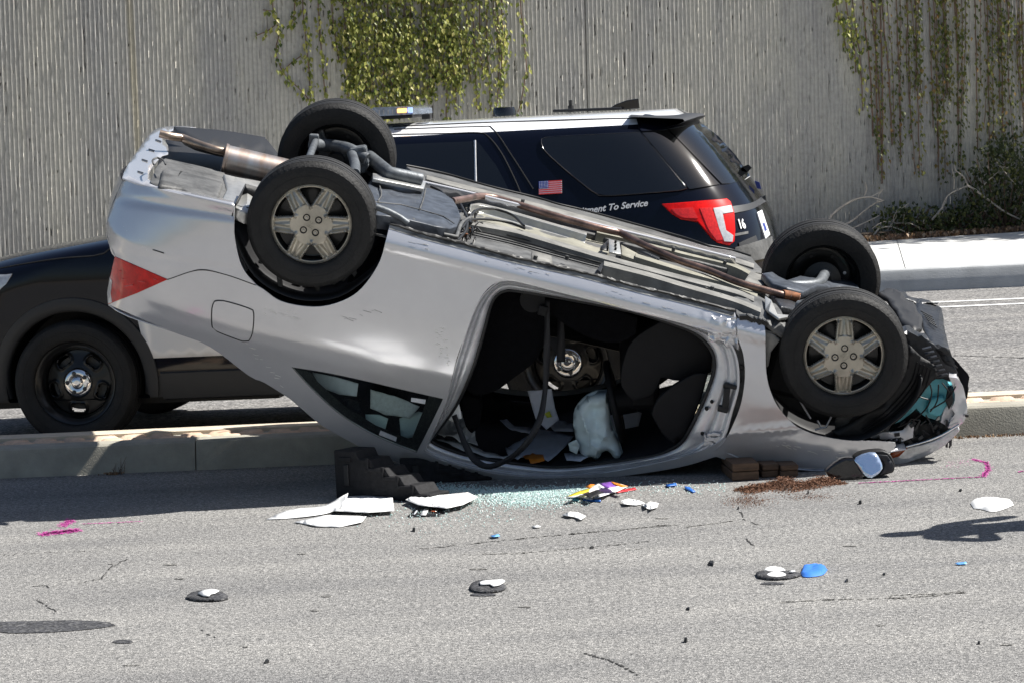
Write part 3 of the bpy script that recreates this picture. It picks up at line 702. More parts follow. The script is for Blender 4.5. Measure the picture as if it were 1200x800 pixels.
local_panel('rail_trim', [(-.95, 1.285), (-.45, 1.28), (-.25, 1.29), (0, 1.262), (.25, 1.187), (.45, 1.075), (.62, .93), (.74, .92), (.55, 1.13), (.3, 1.29), (0, 1.41), (-.3, 1.46), (-.7, 1.46), (-.95, 1.43)], [], Yc, M['dark2'], inset=.03, thick=.01)
local_panel('quarter_glass', farq, [], Yc, M['suvglass'], inset=.012, thick=.004)
# roof, boot, bonnet, screens: lofted across from edge to edge
def cross(name, edge, m_, crown=.03, bulge=0, n=14, jit=0, kx=0, inset=0):
    rows = []
    P = dense([Vector((a, b_, 0)) for a, b_ in edge], .05, closed=False)
    for k, p in enumerate(P):
        x, z = p.x, p.y; w = max(.05, Yc(x, z)-inset); r = []
        for j in range(n+1):
            t = 1-2*j/n; y = w*t; zz = z+crown*(1-t*t)
            zz += SH*(.8-y)*max(0, min(1, (1.15-z)/.7))
            if jit: zz += jit*noise.noise(Vector((x*4, y*4, 3)))
            r.append(Vector((x+bulge*(1-t*t), y, zz)))
        rows.append(r)
    mb = MB(); mb.grid(rows); o = mb.build(name, m_, car, smooth=40, fix=False); fix_dir(o, (bulge*40, 0, 1))
    if m_ is not M['glass']: sl = o.modifiers.new('solid', 'SOLIDIFY'); sl.thickness = .006; sl.offset = -1
    return o
def edge_local(px): return [(q.x, q.z) for q in [SIDE(x, y) for x, y in px]]
EB = edge_local(bottom)
def zcap(e): return e
cross('windscreen', EB[0:4], M['glass'], crown=.02)
cross('roof', EB[3:9], M['silver_dust'], crown=.02, jit=.01)
cross('rear_window', EB[8:12], M['suvglass'], crown=.03)
cross('boot_lid', EB[11:], M['silver'], crown=.02)
tz = EB[-1]
cross('boot_face', [tz, (-2.16, .85), (-2.15, .75)], M['silver'], crown=0, bulge=-.04)

# rear bumper: side, corner, underside
bump_px = [(274.5, 242), (230, 232), (182, 221), (163, 217), (151, 212), (143, 213), (134, 232), (127, 252), (124, 272), (128, 288), (134, 301), (160, 315), (194, 327.5), (232, 316), (262, 321), (300, 334), (283.5, 313), (275, 279)]
def bcrease(v, p):
    q = p.y-.14*(p.x-160); d = .011/(1+math.exp(-(q-241)/1.6)) - .012/(1+math.exp(-(q-232)/1.6)) - .004*math.exp(-((q-300)/4)**2)
    return v+Vector((0, d, 0))
rb = panel('rear_bumper', bump_px, SIDE, M['silver'], car, thick=.008, step=4.2, bump=bcrease)
def bhit(x, y): return UZ(interp([(150, .35), (274, .275)], x))(x, y)
def bump_under():
    px = [(274.5, 241), (230, 231), (182, 220), (163, 216), (150, 211.5), (143, 209), (146, 200), (152, 190), (166, 170), (176, 157), (183, 151.5), (196, 148.5), (212, 148), (230, 149.5), (206, 152), (197, 156), (190, 162), (197, 171), (197, 181), (190, 183), (181, 193), (175, 203), (175, 210), (180, 215), (200, 221), (250, 231), (274, 236)]
    o = panel('bumper_underside', px, bhit, M['silver'], car, thick=.005, step=6, want=(0, 0, -1))
    O = [SIDE(q.x, q.y) for q in dense([(143.5, 213), (134.5, 232), (128, 252), (125, 272), (129, 288), (135, 301)], 5, closed=False)]
    mb = MB(); mb.grid([[Vector((p.x-.05*(1-t*t)*(1 if p.z < .7 else .6), p.y*t, p.z+SH*(p.y-p.y*t))) for t in np.linspace(1, -1, 17)] for p in O]); mb.build('bumper_face', M['silver'], car, smooth=60)
    for x, y in ((182, 164), (174, 175), (166, 187), (161, 201)):
        p, q, r, w_ = [bhit(a_, b_)+Vector((0, 0, -.004)) for a_, b_ in ((x, y), (x+7, y+2.2), (x+7, y+3.8), (x, y+1.4))]; MB().add([p, q, r, w_], [(0, 1, 2, 3)]).build('slot', M['black'], rb, smooth=0)
bump_under()
p1, p2, p3 = [UZ(.25)(x, y) for x, y in ((178, 191), (183, 186), (193, 190))]
MB().tube(dense([UZ(.25)(x, y) for x, y in ((180, 193), (179, 188), (184, 185), (191, 188), (194, 193))], .01, closed=False), .005, 6).build('tow_hook', M['undergrey'], car, smooth=60)
# inside of the tail: black cavity, spare wheel well, muffler, pipes
panel('boot_floor', [(196, 160), (204, 150), (312, 163), (330, 190), (330, 235), (276, 262), (270, 245), (190, 228), (178, 212)], UZ(.42), M['black'], car, thick=.01, step=12, want=(0, 0, -1))
panel('inner_bumper', [(204, 148.5), (260, 153), (311, 161), (311, 178), (290, 183), (230, 170), (212, 158)], UZ(.275), M['black'], car, thick=.03, step=12, want=(0, 0, -1))
def slab(name, px, h, t, m_, bevel=.012, sm=False, parent=None, step=10, crown=.0):
    """a pressed-metal piece whose lower face is at height h and that is t deep"""
    c = [UZ(h)(x, y) for x, y in px]
    def b_(v, p):
        return v+Vector((0, 0, crown*noise.noise(v*6)))
    o = panel(name, px, UZc(h, .78), m_, parent or car, thick=t, step=step, want=(0, 0, -1), sm=sm, bump=b_)
    if bevel:
        bv = o.modifiers.new('bevel', 'BEVEL'); bv.width = bevel; bv.segments = 2; bv.limit_method = 'ANGLE'; bv.angle_limit = math.radians(50)
    return o
slab('spare_wheel_well', [(176, 213), (184, 195), (193, 187), (262, 201), (273, 216), (262, 236), (230, 229), (186, 219)], .325, .08, M['undergrey'], crown=.008)
slab('well_step', [(186, 216), (190, 199), (200, 197), (262, 213), (256, 234), (222, 226), (214, 221)], .305, .05, M['undergrey'], bevel=.02, sm=True)
slab('boot_floor_pan', [(262, 205), (310, 213), (320, 240), (290, 250), (276, 242), (258, 236), (266, 220)], .31, .06, M['heat'], bevel=.02, sm=True, crown=.03)
def cyl_between(name, a, b_, r, m_, seg=28, sx=1.0, parent=None, lip=.006):
    a, b_ = Vector(a), Vector(b_); d = b_-a; q = d.to_track_quat('Y', 'Z').to_matrix().to_4x4(); L_ = d.length
    M4 = Matrix.Translation(a) @ q @ Matrix.Diagonal((sx, 1, 1, 1))
    mb = MB(); mb.lathe([(0, 0), (r*.8, 0), (r*.97, .004), (r+lip, 0), (r+lip, .012), (r, .016), (r, L_-.016), (r+lip, L_-.012), (r+lip, L_), (r*.97, L_), (0, L_)], seg, M4)
    return mb.build(name, m_, parent or car, smooth=35)
cyl_between('muffler', UZ(.27)(262, 186), UZ(.27)(352, 207), .072, M['muffler'], sx=1.15)
tp = [UZ(.24)(x, y) for x, y in ((187, 157), (200, 160), (214, 162), (232, 169), (250, 175), (264, 178))]
mb = MB(); mb.tube(dense(tp, .02, closed=False), .021, 14, caps=False); mb.tube([tp[0], tp[0]+(tp[1]-tp[0])*.5], .018, 12, caps=True); mb.build('tailpipe', M['tailpipe'], car, smooth=60, fix=False)

# quarter window glass with what lies behind it
panel('quarter_glass', qwin, SI(.004), M['glass'], car, thick=0, step=14)
mbp = [(342, 430), (366, 455), (400, 486), (488, 529), (519, 467), (503, 463), (482, 515), (440, 498), (402, 474), (372, 447), (365, 436)]
panel('glass_frit', mbp, SI(.012), M['black'], car, thick=.002, step=10, sm=False)
# inner rim of the window opening and rubber seal
def strip(name, px, in0, in1, m_, n=3, closed=True, shift=(0, 0), step=6, beads=0, parent=None):
    P = dense(px, step, closed=closed); a = [SI(in0)(p.x, p.y) for p in P]; b_ = [SI(in1)(p.x+shift[0], p.y+shift[1]) for p in P]
    mb = MB(); mb.grid([[x.lerp(y, t/n) for x, y in zip(a, b_)] for t in range(n+1)], wrap=closed); o = mb.build(name, m_, parent or car, smooth=50, fix=False)
    sl = o.modifiers.new('solid', 'SOLIDIFY'); sl.thickness = .002; sl.offset = 0; return o
strip('window_seal', qwin, -.001, .02, M['black'])
strip('arch_lip', arch_r[:], .0, .035, M['silver'], closed=False)
# small white film labels on the glass
panel('sticker', [(482, 465.5), (499, 468), (498, 473), (481.5, 470)], SI(.001), M['paperb'], car, thick=.001, step=20, sm=False)
panel('sticker', [(446, 504), (465, 512), (464, 517), (444, 509)], SI(.001), M['paperb'], car, thick=.001, step=20, sm=False)
# fuel door
fd_px = [(252, 354), (262, 353.5), (291, 362), (296.5, 368), (295, 390), (291, 398.5), (284, 399), (255, 388), (249.5, 383), (249, 362)]
panel('fuel_door', fd_px, SI(-.004), M['silver'], car, thick=.002, step=4.5, bump=dent)
cx_, cy2 = 272.5, 376
ring = [(cx_+(x-cx_)*1.035, cy2+(y-cy2)*1.035) for x, y in fd_px]
mb = MB(); P = dense(ring, 4); mb.tube([SI(-.002)(p.x, p.y) for p in P]+[SI(-.002)(P[0].x, P[0].y)], .0026, 5); mb.build('fuel_door_gap', M['black'], car, smooth=60)
# panel gaps: bumper seam
mb = MB(); P = dense([(196, 328), (232, 317), (262, 321.5), (300, 334.5)], 5, closed=False); mb.tube([SI(-.0005)(p.x, p.y) for p in P], .0022, 5); mb.build('panel_gap', M['black'], car, smooth=60)
# tail lamp
tl = [(134.5, 301), (196, 328), (160, 344), (127, 356.5), (126, 345), (129, 325)]
tl_o = panel('tail_light', tl, SI(-.004), M['redlens'], car, thick=.02, step=6, sm=False)
mb = MB()
for k in range(3):
    P = [(140+k*3, 318+k*9), (184-k*14, 328+k*3)]; mb.tube([SI(-.008)(x, y) for x, y in P], .003, 5)
mb.build('lens_rib', M['redlens2'], tl_o, smooth=60)
panel('reverse_lens', [(126.5, 356), (125.5, 343), (128.5, 325), (131, 330), (129.5, 344), (131, 354.5)], SI(-.006), M['clearlens'], car, thick=.01, step=6, sm=False)
# sill pinch weld: torn black undercoat edge
rnd = random.Random(21)
P = dense(sill, 5, closed=False)
a = [SI(.004)(p.x, p.y) for p in P]; b_ = [v+Vector((0, -.018, -.008+rnd.uniform(-.004, .003))) for v in a]; c_ = [v+Vector((0, -.05, .03)) for v in a]
mb = MB(); mb.grid([a, b_, c_]); mb.tube([v+Vector((0, .004, -.006+rnd.uniform(-.003, .003))) for v in a], .007, 6); o = mb.build('sill_flange', M['wire'], car, smooth=0, fix=False); sl = o.modifiers.new('s', 'SOLIDIFY'); sl.thickness = .003
M['scuff'] = mat('scuffed_sill', (.10, .10, .095), .6, .3, var=.6, vscale=22, bump=.3, col2=(.34, .34, .33), stretch=(.4, 1, 3))
panel('sill_underside', [(x, y) for x, y in sill]+[(x-1, y+5.5) for x, y in sill[::-1]], SI(-.002), M['scuff'], car, thick=.001, step=4)
# scraped text-like scuff on the quarter panel
mb = MB()
for k in range(26):
    x, y = 512+rnd.uniform(-3, 10)+k*.2, 384+k*1.75; q = SI(-.0008)(x, y); mb.tube([q, q+Vector((rnd.uniform(-.02, .02), 0, rnd.uniform(-.006, .006)))], .0012, 4)
mb.build('scratch', M['heat'], car, smooth=60)

mb = MB(); mb.tube([SI(-.002)(x, y) for x, y in ((179, 293), (184, 294.5), (192, 297))], .0028, 5); mb.build('scratch', M['black'], car, smooth=60)
for x0, y0, x1, y1, n_ in ((470, 282, 500, 290, 8), (300, 362, 350, 372, 14), (400, 372, 440, 364, 9), (560, 300, 640, 322, 10), (700, 340, 820, 372, 16), (140, 262, 180, 300, 8), (280, 395, 330, 450, 12), (905, 520, 1000, 535, 16)):
    mb = MB()
    for k in range(n_):
        t = rnd.random(); q = SI(-.0006)(x0+(x1-x0)*t, y0+(y1-y0)*t+rnd.uniform(-4, 4)) if x0 < 900 else SI(-.0066)(x0+(x1-x0)*t, y0+(y1-y0)*t+rnd.uniform(-4, 4)); mb.tube([q, q+Vector((rnd.uniform(.01, .04), 0, rnd.uniform(-.006, .006)))], rnd.uniform(.0005, .0012), 4)
    mb.build('scratch', M['scuff'] if n_ % 2 else M['heat'], car, smooth=60)
# ---- door aperture
ap_in = [(581, 347), (591, 341), (606, 341), (669, 351), (736, 364), (790, 380), (815, 391), (831, 406), (837, 421), (835, 441), (822, 475), (806, 507), (798, 518), (786, 526), (763, 534), (702, 543), (652, 547), (608, 543), (567, 537), (534, 529), (506, 517), (510, 508), (534, 475), (554, 431), (567, 387), (574, 360)]
ap_o2 = [(583, 331), (592, 329), (606, 330), (672, 346), (740, 364), (800, 379), (848, 397), (861, 410), (866, 432), (866, 455), (858, 485), (850, 512), (838, 522), (820, 530), (770, 542), (705, 554), (652, 559.5), (604, 558), (560, 551), (530, 543), (498, 530), (502, 519), (524, 466), (535, 424), (552, 372), (566, 346)]
def loft2(name, po, pi_, ins, m_, mids=()):
    n = 150
    def res(px):
        P = dense(px, 2.0); return P
    A = res(po); B = res(pi_)
    # pair by the control points: resample each span equally
    def spans(px, k=7):
        out = []; n_ = len(px)
        P = [Vector(p) for p in px]
        for i in range(n_):
            p0, p1, p2, p3 = P[i-1], P[i], P[(i+1) % n_], P[(i+2) % n_]
            for j in range(k):
                t = j/k; out.append(.5*((2*p1)+(p2-p0)*t+(2*p0-5*p1+4*p2-p3)*t*t+(3*p1-p0-3*p2+p3)*t*t*t))
        return out
    A, B = spans(po), spans(pi_)
    rows = []
    for t, d in ins:
        rows.append([SI(d)(a_.x*(1-t)+b2.x*t, a_.y*(1-t)+b2.y*t) for a_, b2 in zip(A, B)])
    mb = MB(); mb.grid(rows, wrap=True); o = mb.build(name, m_, car, smooth=60, fix=False); sl = o.modifiers.new('s', 'SOLIDIFY'); sl.thickness = .002; sl.offset = 0; return o, rows
o, rows = loft2('door_jamb', ap_o2, ap_in, [(0, .002), (.10, .012), (.18, .030), (.24, .034), (.32, .030), (.40, .036), (.48, .050), (.56, .046), (.64, .048), (.80, .060), (1.0, .075)], M['jamb'])
mb = MB(); r0 = rows[-1]; mb.tube(r0+[r0[0]], .010, 8); mb.build('door_seal', M['black'], car, smooth=60)
# hinge pillar between jamb and wing
hp = [(862, 396), (868, 398), (872, 440), (864, 485), (852, 508), (838, 524), (850, 531), (838, 533), (826, 528), (846, 508), (856, 485), (864, 455), (864, 430), (860, 410), (852, 400)]
panel('hinge_pillar', [(852, 396), (880, 392), (884, 440), (874, 500), (850, 536), (828, 534), (838, 520), (852, 498), (861, 462), (861, 430)], SI(.045), M['undergrey'], car, thick=.02, step=6, sm=False, jitter=.003)
for x, y, r in ((866, 445, .014), (852, 452, .018), (847, 506, .008), (823, 507, .008), (834, 470, .007), (828, 478, .008), (869, 430, .012), (838, 500, .007)):
    p = SI(.028 if x > 850 else .05)(x, y); cyl_between('bolt_hole', p+Vector((0, -.002, 0)), p+Vector((0, .006, 0)), r, M['black'], seg=14, lip=.001)
p = SI(.02)(851, 465); mb = MB(); mb.box(p, (.03, .03, .10), Matrix.Rotation(.15, 3, 'Y')); mb.box(p+Vector((0, 0, .06)), (.05, .03, .03)); mb.box(p+Vector((.005, .005, -.06)), (.06, .02, .022)); mb.build('door_hinge', M['black'], car, smooth=0, bevel=.005)
mb = MB()
for k in range(22):
    q = SI(.02)(838+rnd.uniform(-12, 12), 515+rnd.uniform(-9, 9)); mb.box(q, (rnd.uniform(.01, .05), .015, rnd.uniform(.005, .02)), Matrix.Rotation(rnd.uniform(0, 3), 3, 'Y'))
mb.build('torn_metal', M['jamb'], car, smooth=0, bevel=.002)
# crumpled sill end
mb = MB(); rows = []
for i in range(15):
    r = []
    for j in range(9):
        q = SI(-.002)(830+i*2.6, 366+i*.8+j*4.2); q.y += .03*noise.noise(Vector((i*.55, j*.6, 2)))-.012; q.z += .012*noise.noise(Vector((i*.5, j*.7, 9))); r.append(q)
    rows.append(r)
mb.grid(rows); o = mb.build('crumpled_sill', M['silver'], car, smooth=60, fix=False); fix_dir(o, (0, 1, 0)); sl = o.modifiers.new('s', 'SOLIDIFY'); sl.thickness = .003

# ---- front wing
wing = [(864, 373), (880, 376), (896, 381), (897, 392), (897, 408), (898, 436), (903, 458), (913, 478), (930, 496), (950, 507), (975, 513), (1000, 516), (1025, 516), (1049, 518), (1050, 522), (1044, 529), (1020, 538), (990, 546), (950, 550), (900, 549), (850, 539), (834, 532), (848, 517), (860, 495), (869, 470), (873, 440), (871, 415), (866, 400), (864, 388)]
def wcrease(v, p):
    d = .010*math.exp(-((p.y-(508-.10*(p.x-850)))/5)**2)*(1 if p.x < 930 else max(0, 1-(p.x-930)/40)) + .003*noise.noise(v*9)
    z = 0
    if p.y > 515: d -= .012*min(1, (p.y-515)/20)**1.5
    return v+Vector((0, d, 0))
panel('front_wing', wing, SI(-.006), M['silver'], car, thick=.004, step=6, bump=wcrease)
mb = MB(); rows = []
P = dense([(896, 381), (897, 408), (898, 436), (903, 458), (913, 478), (930, 496), (950, 507), (975, 513), (1000, 516), (1025, 516), (1049, 518)], 6, closed=False)
mb.grid([[SI(-.006)(p.x, p.y) for p in P], [SI(.02)(p.x, p.y) for p in P]]); mb.build('arch_lip', M['silver'], car, smooth=60, fix=False)
mb = MB(); P = dense([(868, 372), (878, 374), (888, 377), (897, 380)], 3, closed=False)
for p in P:
    q = SI(-.002)(p.x+rnd.uniform(-1, 1), p.y+rnd.uniform(-2, 0)); mb.box(q, (.02, .03, .02), Matrix.Rotation(rnd.uniform(0, 3), 3, 'Y'))
mb.build('torn_sealant', M['wire'], car, smooth=0)
# far front wing and bonnet
far_wing = [(.88, .30), (.93, .30)]+[(1.31+.39*math.cos(a), .32+.37*math.sin(a)) for a in [math.radians(q) for q in range(175, 5, -15)]]+[(1.75, .30), (1.98, .34), (2.0, .62), (1.9, .72), (1.5, .84), (.95, .92), (.86, .84)]
local_panel('front_wing', far_wing, [], Yc, M['silver'], thick=.004)
bx = edge_local([(850, 531), (900, 547), (950, 549), (990, 545), (1030, 536), (1062, 527)])
cross('bonnet', bx, M['silver_dust'], crown=.0, jit=.03)
mb = MB(); rows = []
for i in range(10):
    x = 1.78+.16*math.sin(i/9*PI/2); z = .78-.42*i/9; rows.append([UL(x+.10*(1-(y/.75)**2)+.015*noise.noise(Vector((i*.6, y*4, 0))), y, z) for y in np.linspace(-.78, .5, 16)])
mb.grid(rows); mb.build('front_bumper', M['black'], car, smooth=40, fix=False)

# ---- wheel wells
def well(cx, cz, name='wheel_liner', r=.375, y0=.80, y1=.40, m_=M['black'], a0=-3, a1=183):
    mb = MB(); A = [math.radians(a0+(a1-a0)*i/28) for i in range(29)]
    rows = [[Vector((cx+r*math.cos(a)*(1+.02*math.sin(7*a)), y, cz+r*math.sin(a))) for a in A] for y in (y0, (y0+y1)/2, y1)]
    rows.append([Vector((cx+.02*math.cos(a), y1-.01, cz+.02*math.sin(a))) for a in A]); mb.grid(rows)
    o = mb.build(name, m_, car, smooth=40, fix=False); sl = o.modifiers.new('s', 'SOLIDIFY'); sl.thickness = .006; return o
well(-1.31, .30, y0=.815); well(1.31, .34, y0=.79, r=.40)
well(-1.31, .48, y0=-.80, y1=-.40, r=.34); well(1.31, .48, y0=-.80, y1=-.40, r=.34)
mb = MB()
for k in range(9):
    mb = MB(); a = math.radians(rnd.uniform(30, 130)); q = Vector((-1.31+.33*math.cos(a), rnd.uniform(.55, .72), .30+.34*math.sin(a))); mb.box(q, (rnd.uniform(.02, .09), .03, rnd.uniform(.01, .04)), Matrix.Rotation(rnd.uniform(0, 3), 3, 'Y')); mb.build('liner_bracket', M['undergrey'], car, smooth=0, bevel=.004)

# ---- wheels
def tyre_mb(R_, w, rr, seg=120):
    n4 = .004
    prof = [(rr, -w*.38), (rr+.006, -w*.47), (rr+.03, -w*.52), (R_-.045, -w*.53), (R_-.024, -w*.505), (R_-.022, -w*.50, .004), (R_-.009, -w*.465, .009), (R_-.002, -w*.39, .009), (R_, -w*.36), (R_, -w*.26), (R_-.007, -w*.25), (R_-.007, -w*.23), (R_, -w*.22), (R_, -w*.04), (R_-.007, -w*.03), (R_-.007, w*.03), (R_, w*.04), (R_, w*.22), (R_-.007, w*.23), (R_-.007, w*.25), (R_, w*.26), (R_, w*.36), (R_-.002, w*.39, .009), (R_-.009, w*.465, .009), (R_-.022, w*.50, .004), (R_-.024, w*.505), (R_-.045, w*.53), (R_-.060, w*.53), (R_-.061, w*.523), (R_-.068, w*.523), (R_-.069, w*.53), (rr+.03, w*.52), (rr+.012, w*.50), (rr+.006, w*.47), (rr, w*.38)]
    mb = MB(); mb.lathe(prof, seg, closed=True); return mb
def hubcap(seed_rot):
    """six-spoked hubcap as a relief in polar steps; windows are real holes"""
    mb = MB(); NT, NR = 216, 49; r0, r1 = .0, .196; hw = [PI/6+k*PI/3 for k in range(6)]
    def win(r, a):      # >0 inside a window (signed distance in metres)
        if r < .083 or r > .163: d = -1
        best = -9
        for h in hw:
            da = (a-h+PI) % (2*PI)-PI; half = .003+(r-.097)*.64 if r > .096 else -.01
            half = min(half, r*.33)
            e = min(half-abs(da)*r, .181-r, r-.094); best = max(best, e)
        return best
    V = []; idx = {}
    rows = []
    for i in range(NR+1):
        r = r1*i/NR if i else .001; row = []
        for j in range(NT):
            a = 2*PI*j/NT; w = win(r, a); y = .012+.018*math.cos(min(1, r/.198)*PI/2)-.008*(r/.19)**4
            y += .015*math.exp(-((w+.009)/.0075)**2)*(1 if r > .06 else max(0, (r-.045)/.015))*(1 if r < .168 else max(.15, 1-(r-.168)/.012)) - .010*math.exp(-(w+.028)**2/.00016)*(1 if .10 < r < .18 else 0)
            if r > .184: y += .005
            row.append((Vector((r*math.cos(a), y, r*math.sin(a))), w))
        rows.append(row)
    vs = [p for r in rows for p, w in r]; F = []
    for i in range(NR):
        for j in range(NT):
            j2 = (j+1) % NT; q = [(i, j), (i, j2), (i+1, j2), (i+1, j)]
            if sum(rows[a][b][1] for a, b in q)/4 > 0: continue
            F.append(tuple(a*NT+b for a, b in q))
    mb.add(vs, F); return mb
Rot = lambda a: Matrix.Rotation(a, 4, 'Y')
def make_wheel(x, y, z, sg, rot, cap=True, toe=0):
    w = bpy.data.objects.new('wheel', None); COL.objects.link(w); w.parent = car
    w.matrix_local = Matrix.Translation((x, y, z)) @ Matrix.Rotation(toe, 4, 'Z') @ (Matrix.Identity(4) if sg > 0 else Matrix.Rotation(PI, 4, 'Z'))
    tyre_mb(.3075, .185, .194).build('tyre', M['rubber'], w, smooth=40)
    rim = MB(); rim.lathe([(.197, -.075), (.190, -.082), (.182, -.07), (.172, -.03), (.166, .0), (.166, .03), (.174, .050), (.19, .060), (.197, .062)], 48)
    rim.lathe([(.166, .02), (.14, .012), (.09, .03), (.05, .03), (.03, .02), (.0, .02)], 48); rim.build('rim', M['steel'], w, smooth=40)
    if cap:
        o = hubcap(0).build('hubcap', M['hub'], w, smooth=50, fix=False); fix_dir(o, (0, 1, 0)); o.matrix_local = Matrix.Translation((0, .056, 0)) @ Rot(rot); sl = o.modifiers.new('s', 'SOLIDIFY'); sl.thickness = .003; sl.offset = -1
        for k in range(4):
            a = k*PI/2+math.radians(119); c = Vector((.045*math.cos(a), .028, .041*math.sin(a)))
            mb = MB(); mb.lathe([(0, .0), (.011, .0), (.013, .005), (.0165, .008), (.0175, .004)], 18, Matrix.Translation(c)); mb.build('lug_recess', M['black'], o, smooth=50)
            mb = MB(); mb.lathe([(0, .0075), (.0035, .007), (.005, .004), (.0055, 0)], 6, Matrix.Translation(c)); mb.build('lug_nut', M['heat'], o, smooth=0)
        mb = MB(); y0 = .0315       # embossed square emblem
        for bx_, bz, dx, dz in ((-.0135, 0, .002, .030), (.0135, 0, .002, .030), (0, -.0155, .029, .002), (0, .0155, .029, .002), (-.006, 0, .004, .021), (.006, 0, .004, .021), (0, 0, .010, .004)): mb.box((bx_, y0, bz), (dx, .003, dz))
        mb.build('emblem', M['hub'], o, smooth=0)
    # brake disc and hub
    if cap: cyl = MB(); cyl.lathe([(0, -.10), (.05, -.10), (.06, -.06), (.125, -.055), (.125, -.035), (.0, -.03)], 32); cyl.build('brake_disc', M['undergrey'], w, smooth=40)
    else:
        cyl = MB(); cyl.lathe([(0, -.10), (.045, -.10), (.05, -.07), (.10, -.05), (.10, -.035), (.0, -.03)], 32); cyl.build('brake_disc', M['wire'], w, smooth=40)
        for k in range(7):
            a = 2*PI*k/7; mb = MB(); mb.lathe([(0, -.001), (.009, -.001), (.009, -.004), (0, -.004)], 10, Matrix.Translation((.128*math.cos(a), .008, .128*math.sin(a)))); mb.build('vent_hole', M['clearlens'] if k in (1, 4) else M['wire'], w, smooth=0)
    return w
make_wheel(1.31, .735, .30, 1, math.radians(44))
make_wheel(-1.31, .735, .30, 1, math.radians(74))
wf = make_wheel(1.31, -.735, .30, -1, .3, cap=False, toe=-.05)
wr = make_wheel(-1.31, -.735, .30, -1, .3, cap=False)
# ------------------------------------------------------------ underbody
mb = MB(); mb.grid([[UL(x, y, .285+.012*math.sin(y*14)) for x in np.linspace(-1.02, 1.12, 24)] for y in np.linspace(-.79, .775, 40)]); o = mb.build('floor_pan', M['undergrey'], car, smooth=60, fix=False); fix_dir(o, (0, 0, -1)); sl = o.modifiers.new('s', 'SOLIDIFY'); sl.thickness = .01
mb = MB(); mb.grid([[UL(x, y, .36) for x in (-1.0, .95)] for y in (-.76, .74)]); mb.build('carpet', M['dark'], car, smooth=0)
def line(name, px, h, r, m_, parent=None, n=8, flat=1.0):
    mb = MB(); P = dense([UZc(h, .765)(x, y) for x, y in px], .03, closed=False); mb.tube(P, r, n, flat=flat); return mb.build(name, m_, parent or car, smooth=60)
fm = slab('side_member', [(476, 195), (530, 207), (580, 221), (640, 236), (683, 247), (760, 268), (830, 289), (858, 294), (880, 301), (897, 320), (850, 314), (760, 293), (640, 259), (560, 239), (500, 216)], .245, .03, M['undergrey'], crown=.004, bevel=.006)
line('far_sill_edge', [(476, 194), (502, 199), (527, 205), (558, 214), (580, 220), (630, 232), (653, 239), (683, 246), (720, 256), (760, 267), (800, 278), (830, 288), (858, 293), (880, 300)], .215, .006, M['wire'])
def rail(name, px, wpx, h, depth, m_, parent=None, seed=0):
    """an open pressed-steel rail: bright narrow crown, tall side wall, small foot flange"""
    P = dense(px, 4, closed=False); A = [UZc(h, .775)(p.x, p.y) for p in P]; B = [UZc(h, .78)(p.x-.6, p.y+wpx) for p in P]; mb = MB(); r_ = random.Random(seed)
    C2 = [b_+Vector((0, .006, depth)) for b_ in B]; D2 = [c+Vector((0, .03, .002)) for c in C2]; Z = [a_+Vector((0, -.004, depth*.8)) for a_ in A]
    mb.grid([Z, A, B, C2, D2]); o = mb.build(name, m_, parent or car, smooth=30, fix=False); fix_dir(o, (0, .5, -1)); sl = o.modifiers.new('s', 'SOLIDIFY'); sl.thickness = .003; sl.offset = -1
    bv = o.modifiers.new('b', 'BEVEL'); bv.width = .006; bv.segments = 2; bv.limit_method = 'ANGLE'; bv.angle_limit = math.radians(40)
    return o
rail('side_rail', [(500, 205), (530, 213), (640, 241), (700, 257), (760, 274), (850, 299), (884, 309)], 5, .235, .05, M['primer'])
rail('side_rail', [(560, 231), (600, 243), (640, 255), (700, 270), (800, 295), (850, 308), (880, 318)], 3.5, .245, .05, M['undergrey'])
slab('tunnel_wall', [(545, 240), (560, 240), (640, 259), (700, 277), (722, 292), (700, 303), (640, 289), (600, 277), (552, 264)], .275, .03, M['primer2'], crown=.01, bevel=.004)
rail('tunnel_flange', [(552, 238), (572, 240), (640, 259), (688, 273)], 2.6, .235, .035, M['heat'])
rail('tunnel_rail', [(550, 258), (600, 267), (625, 274), (703, 297), (781, 318), (859, 338), (884, 348)], 5, .215, .075, M['primer'])
rail('tunnel_rail', [(700, 268), (740, 277), (800, 293), (860, 308), (900, 331)], 4.5, .228, .06, M['primer2'])
rail('tunnel_rail', [(745, 297), (800, 314), (850, 328), (888, 344)], 4, .225, .06, M['primer2'])
slab('floor_panel', [(544, 287), (553, 270), (600, 281), (640, 293), (703, 311), (707, 324), (640, 314), (600, 302), (552, 291)], .250, .03, M['undergrey'], bevel=.006, crown=.008)
slab('floor_patch', [(622, 304), (648, 311), (646, 300), (624, 294)], .246, .006, M['primer'], bevel=0)
rail('box_rail', [(708, 306), (760, 319), (800, 331), (859, 348), (892, 361)], 5, .205, .062, M['primer'])
slab('rail_end', [(704, 319), (709, 307), (704, 309), (700, 316)], .214, .04, M['black'], bevel=.002)
slab('outrigger', [(880, 318), (893, 322), (902, 332), (890, 336), (872, 330)], .215, .03, M['primer'], bevel=.005)
slab('kick_panel', [(858, 350), (880, 341), (902, 352), (920, 372), (924, 388), (915, 398), (897, 386), (868, 372)], .235, .05, M['undergrey'], crown=.03, bevel=.008, sm=True)
slab('kick_panel', [(893, 378), (916, 386), (914, 400), (903, 415), (900, 432), (896, 432), (896, 400)], .28, .05, M['primer'], crown=.02, bevel=.006)
bk = slab('bracket', [(713.5, 280), (726, 284), (728, 298), (714, 295)], .205, .01, M['heat'], bevel=.001)
for k in range(3): p = UZ(.203)(721, 285+k*4); cyl_between('bolt', p, p+Vector((0, 0, .004)), .006, M['black'], seg=10, lip=0)
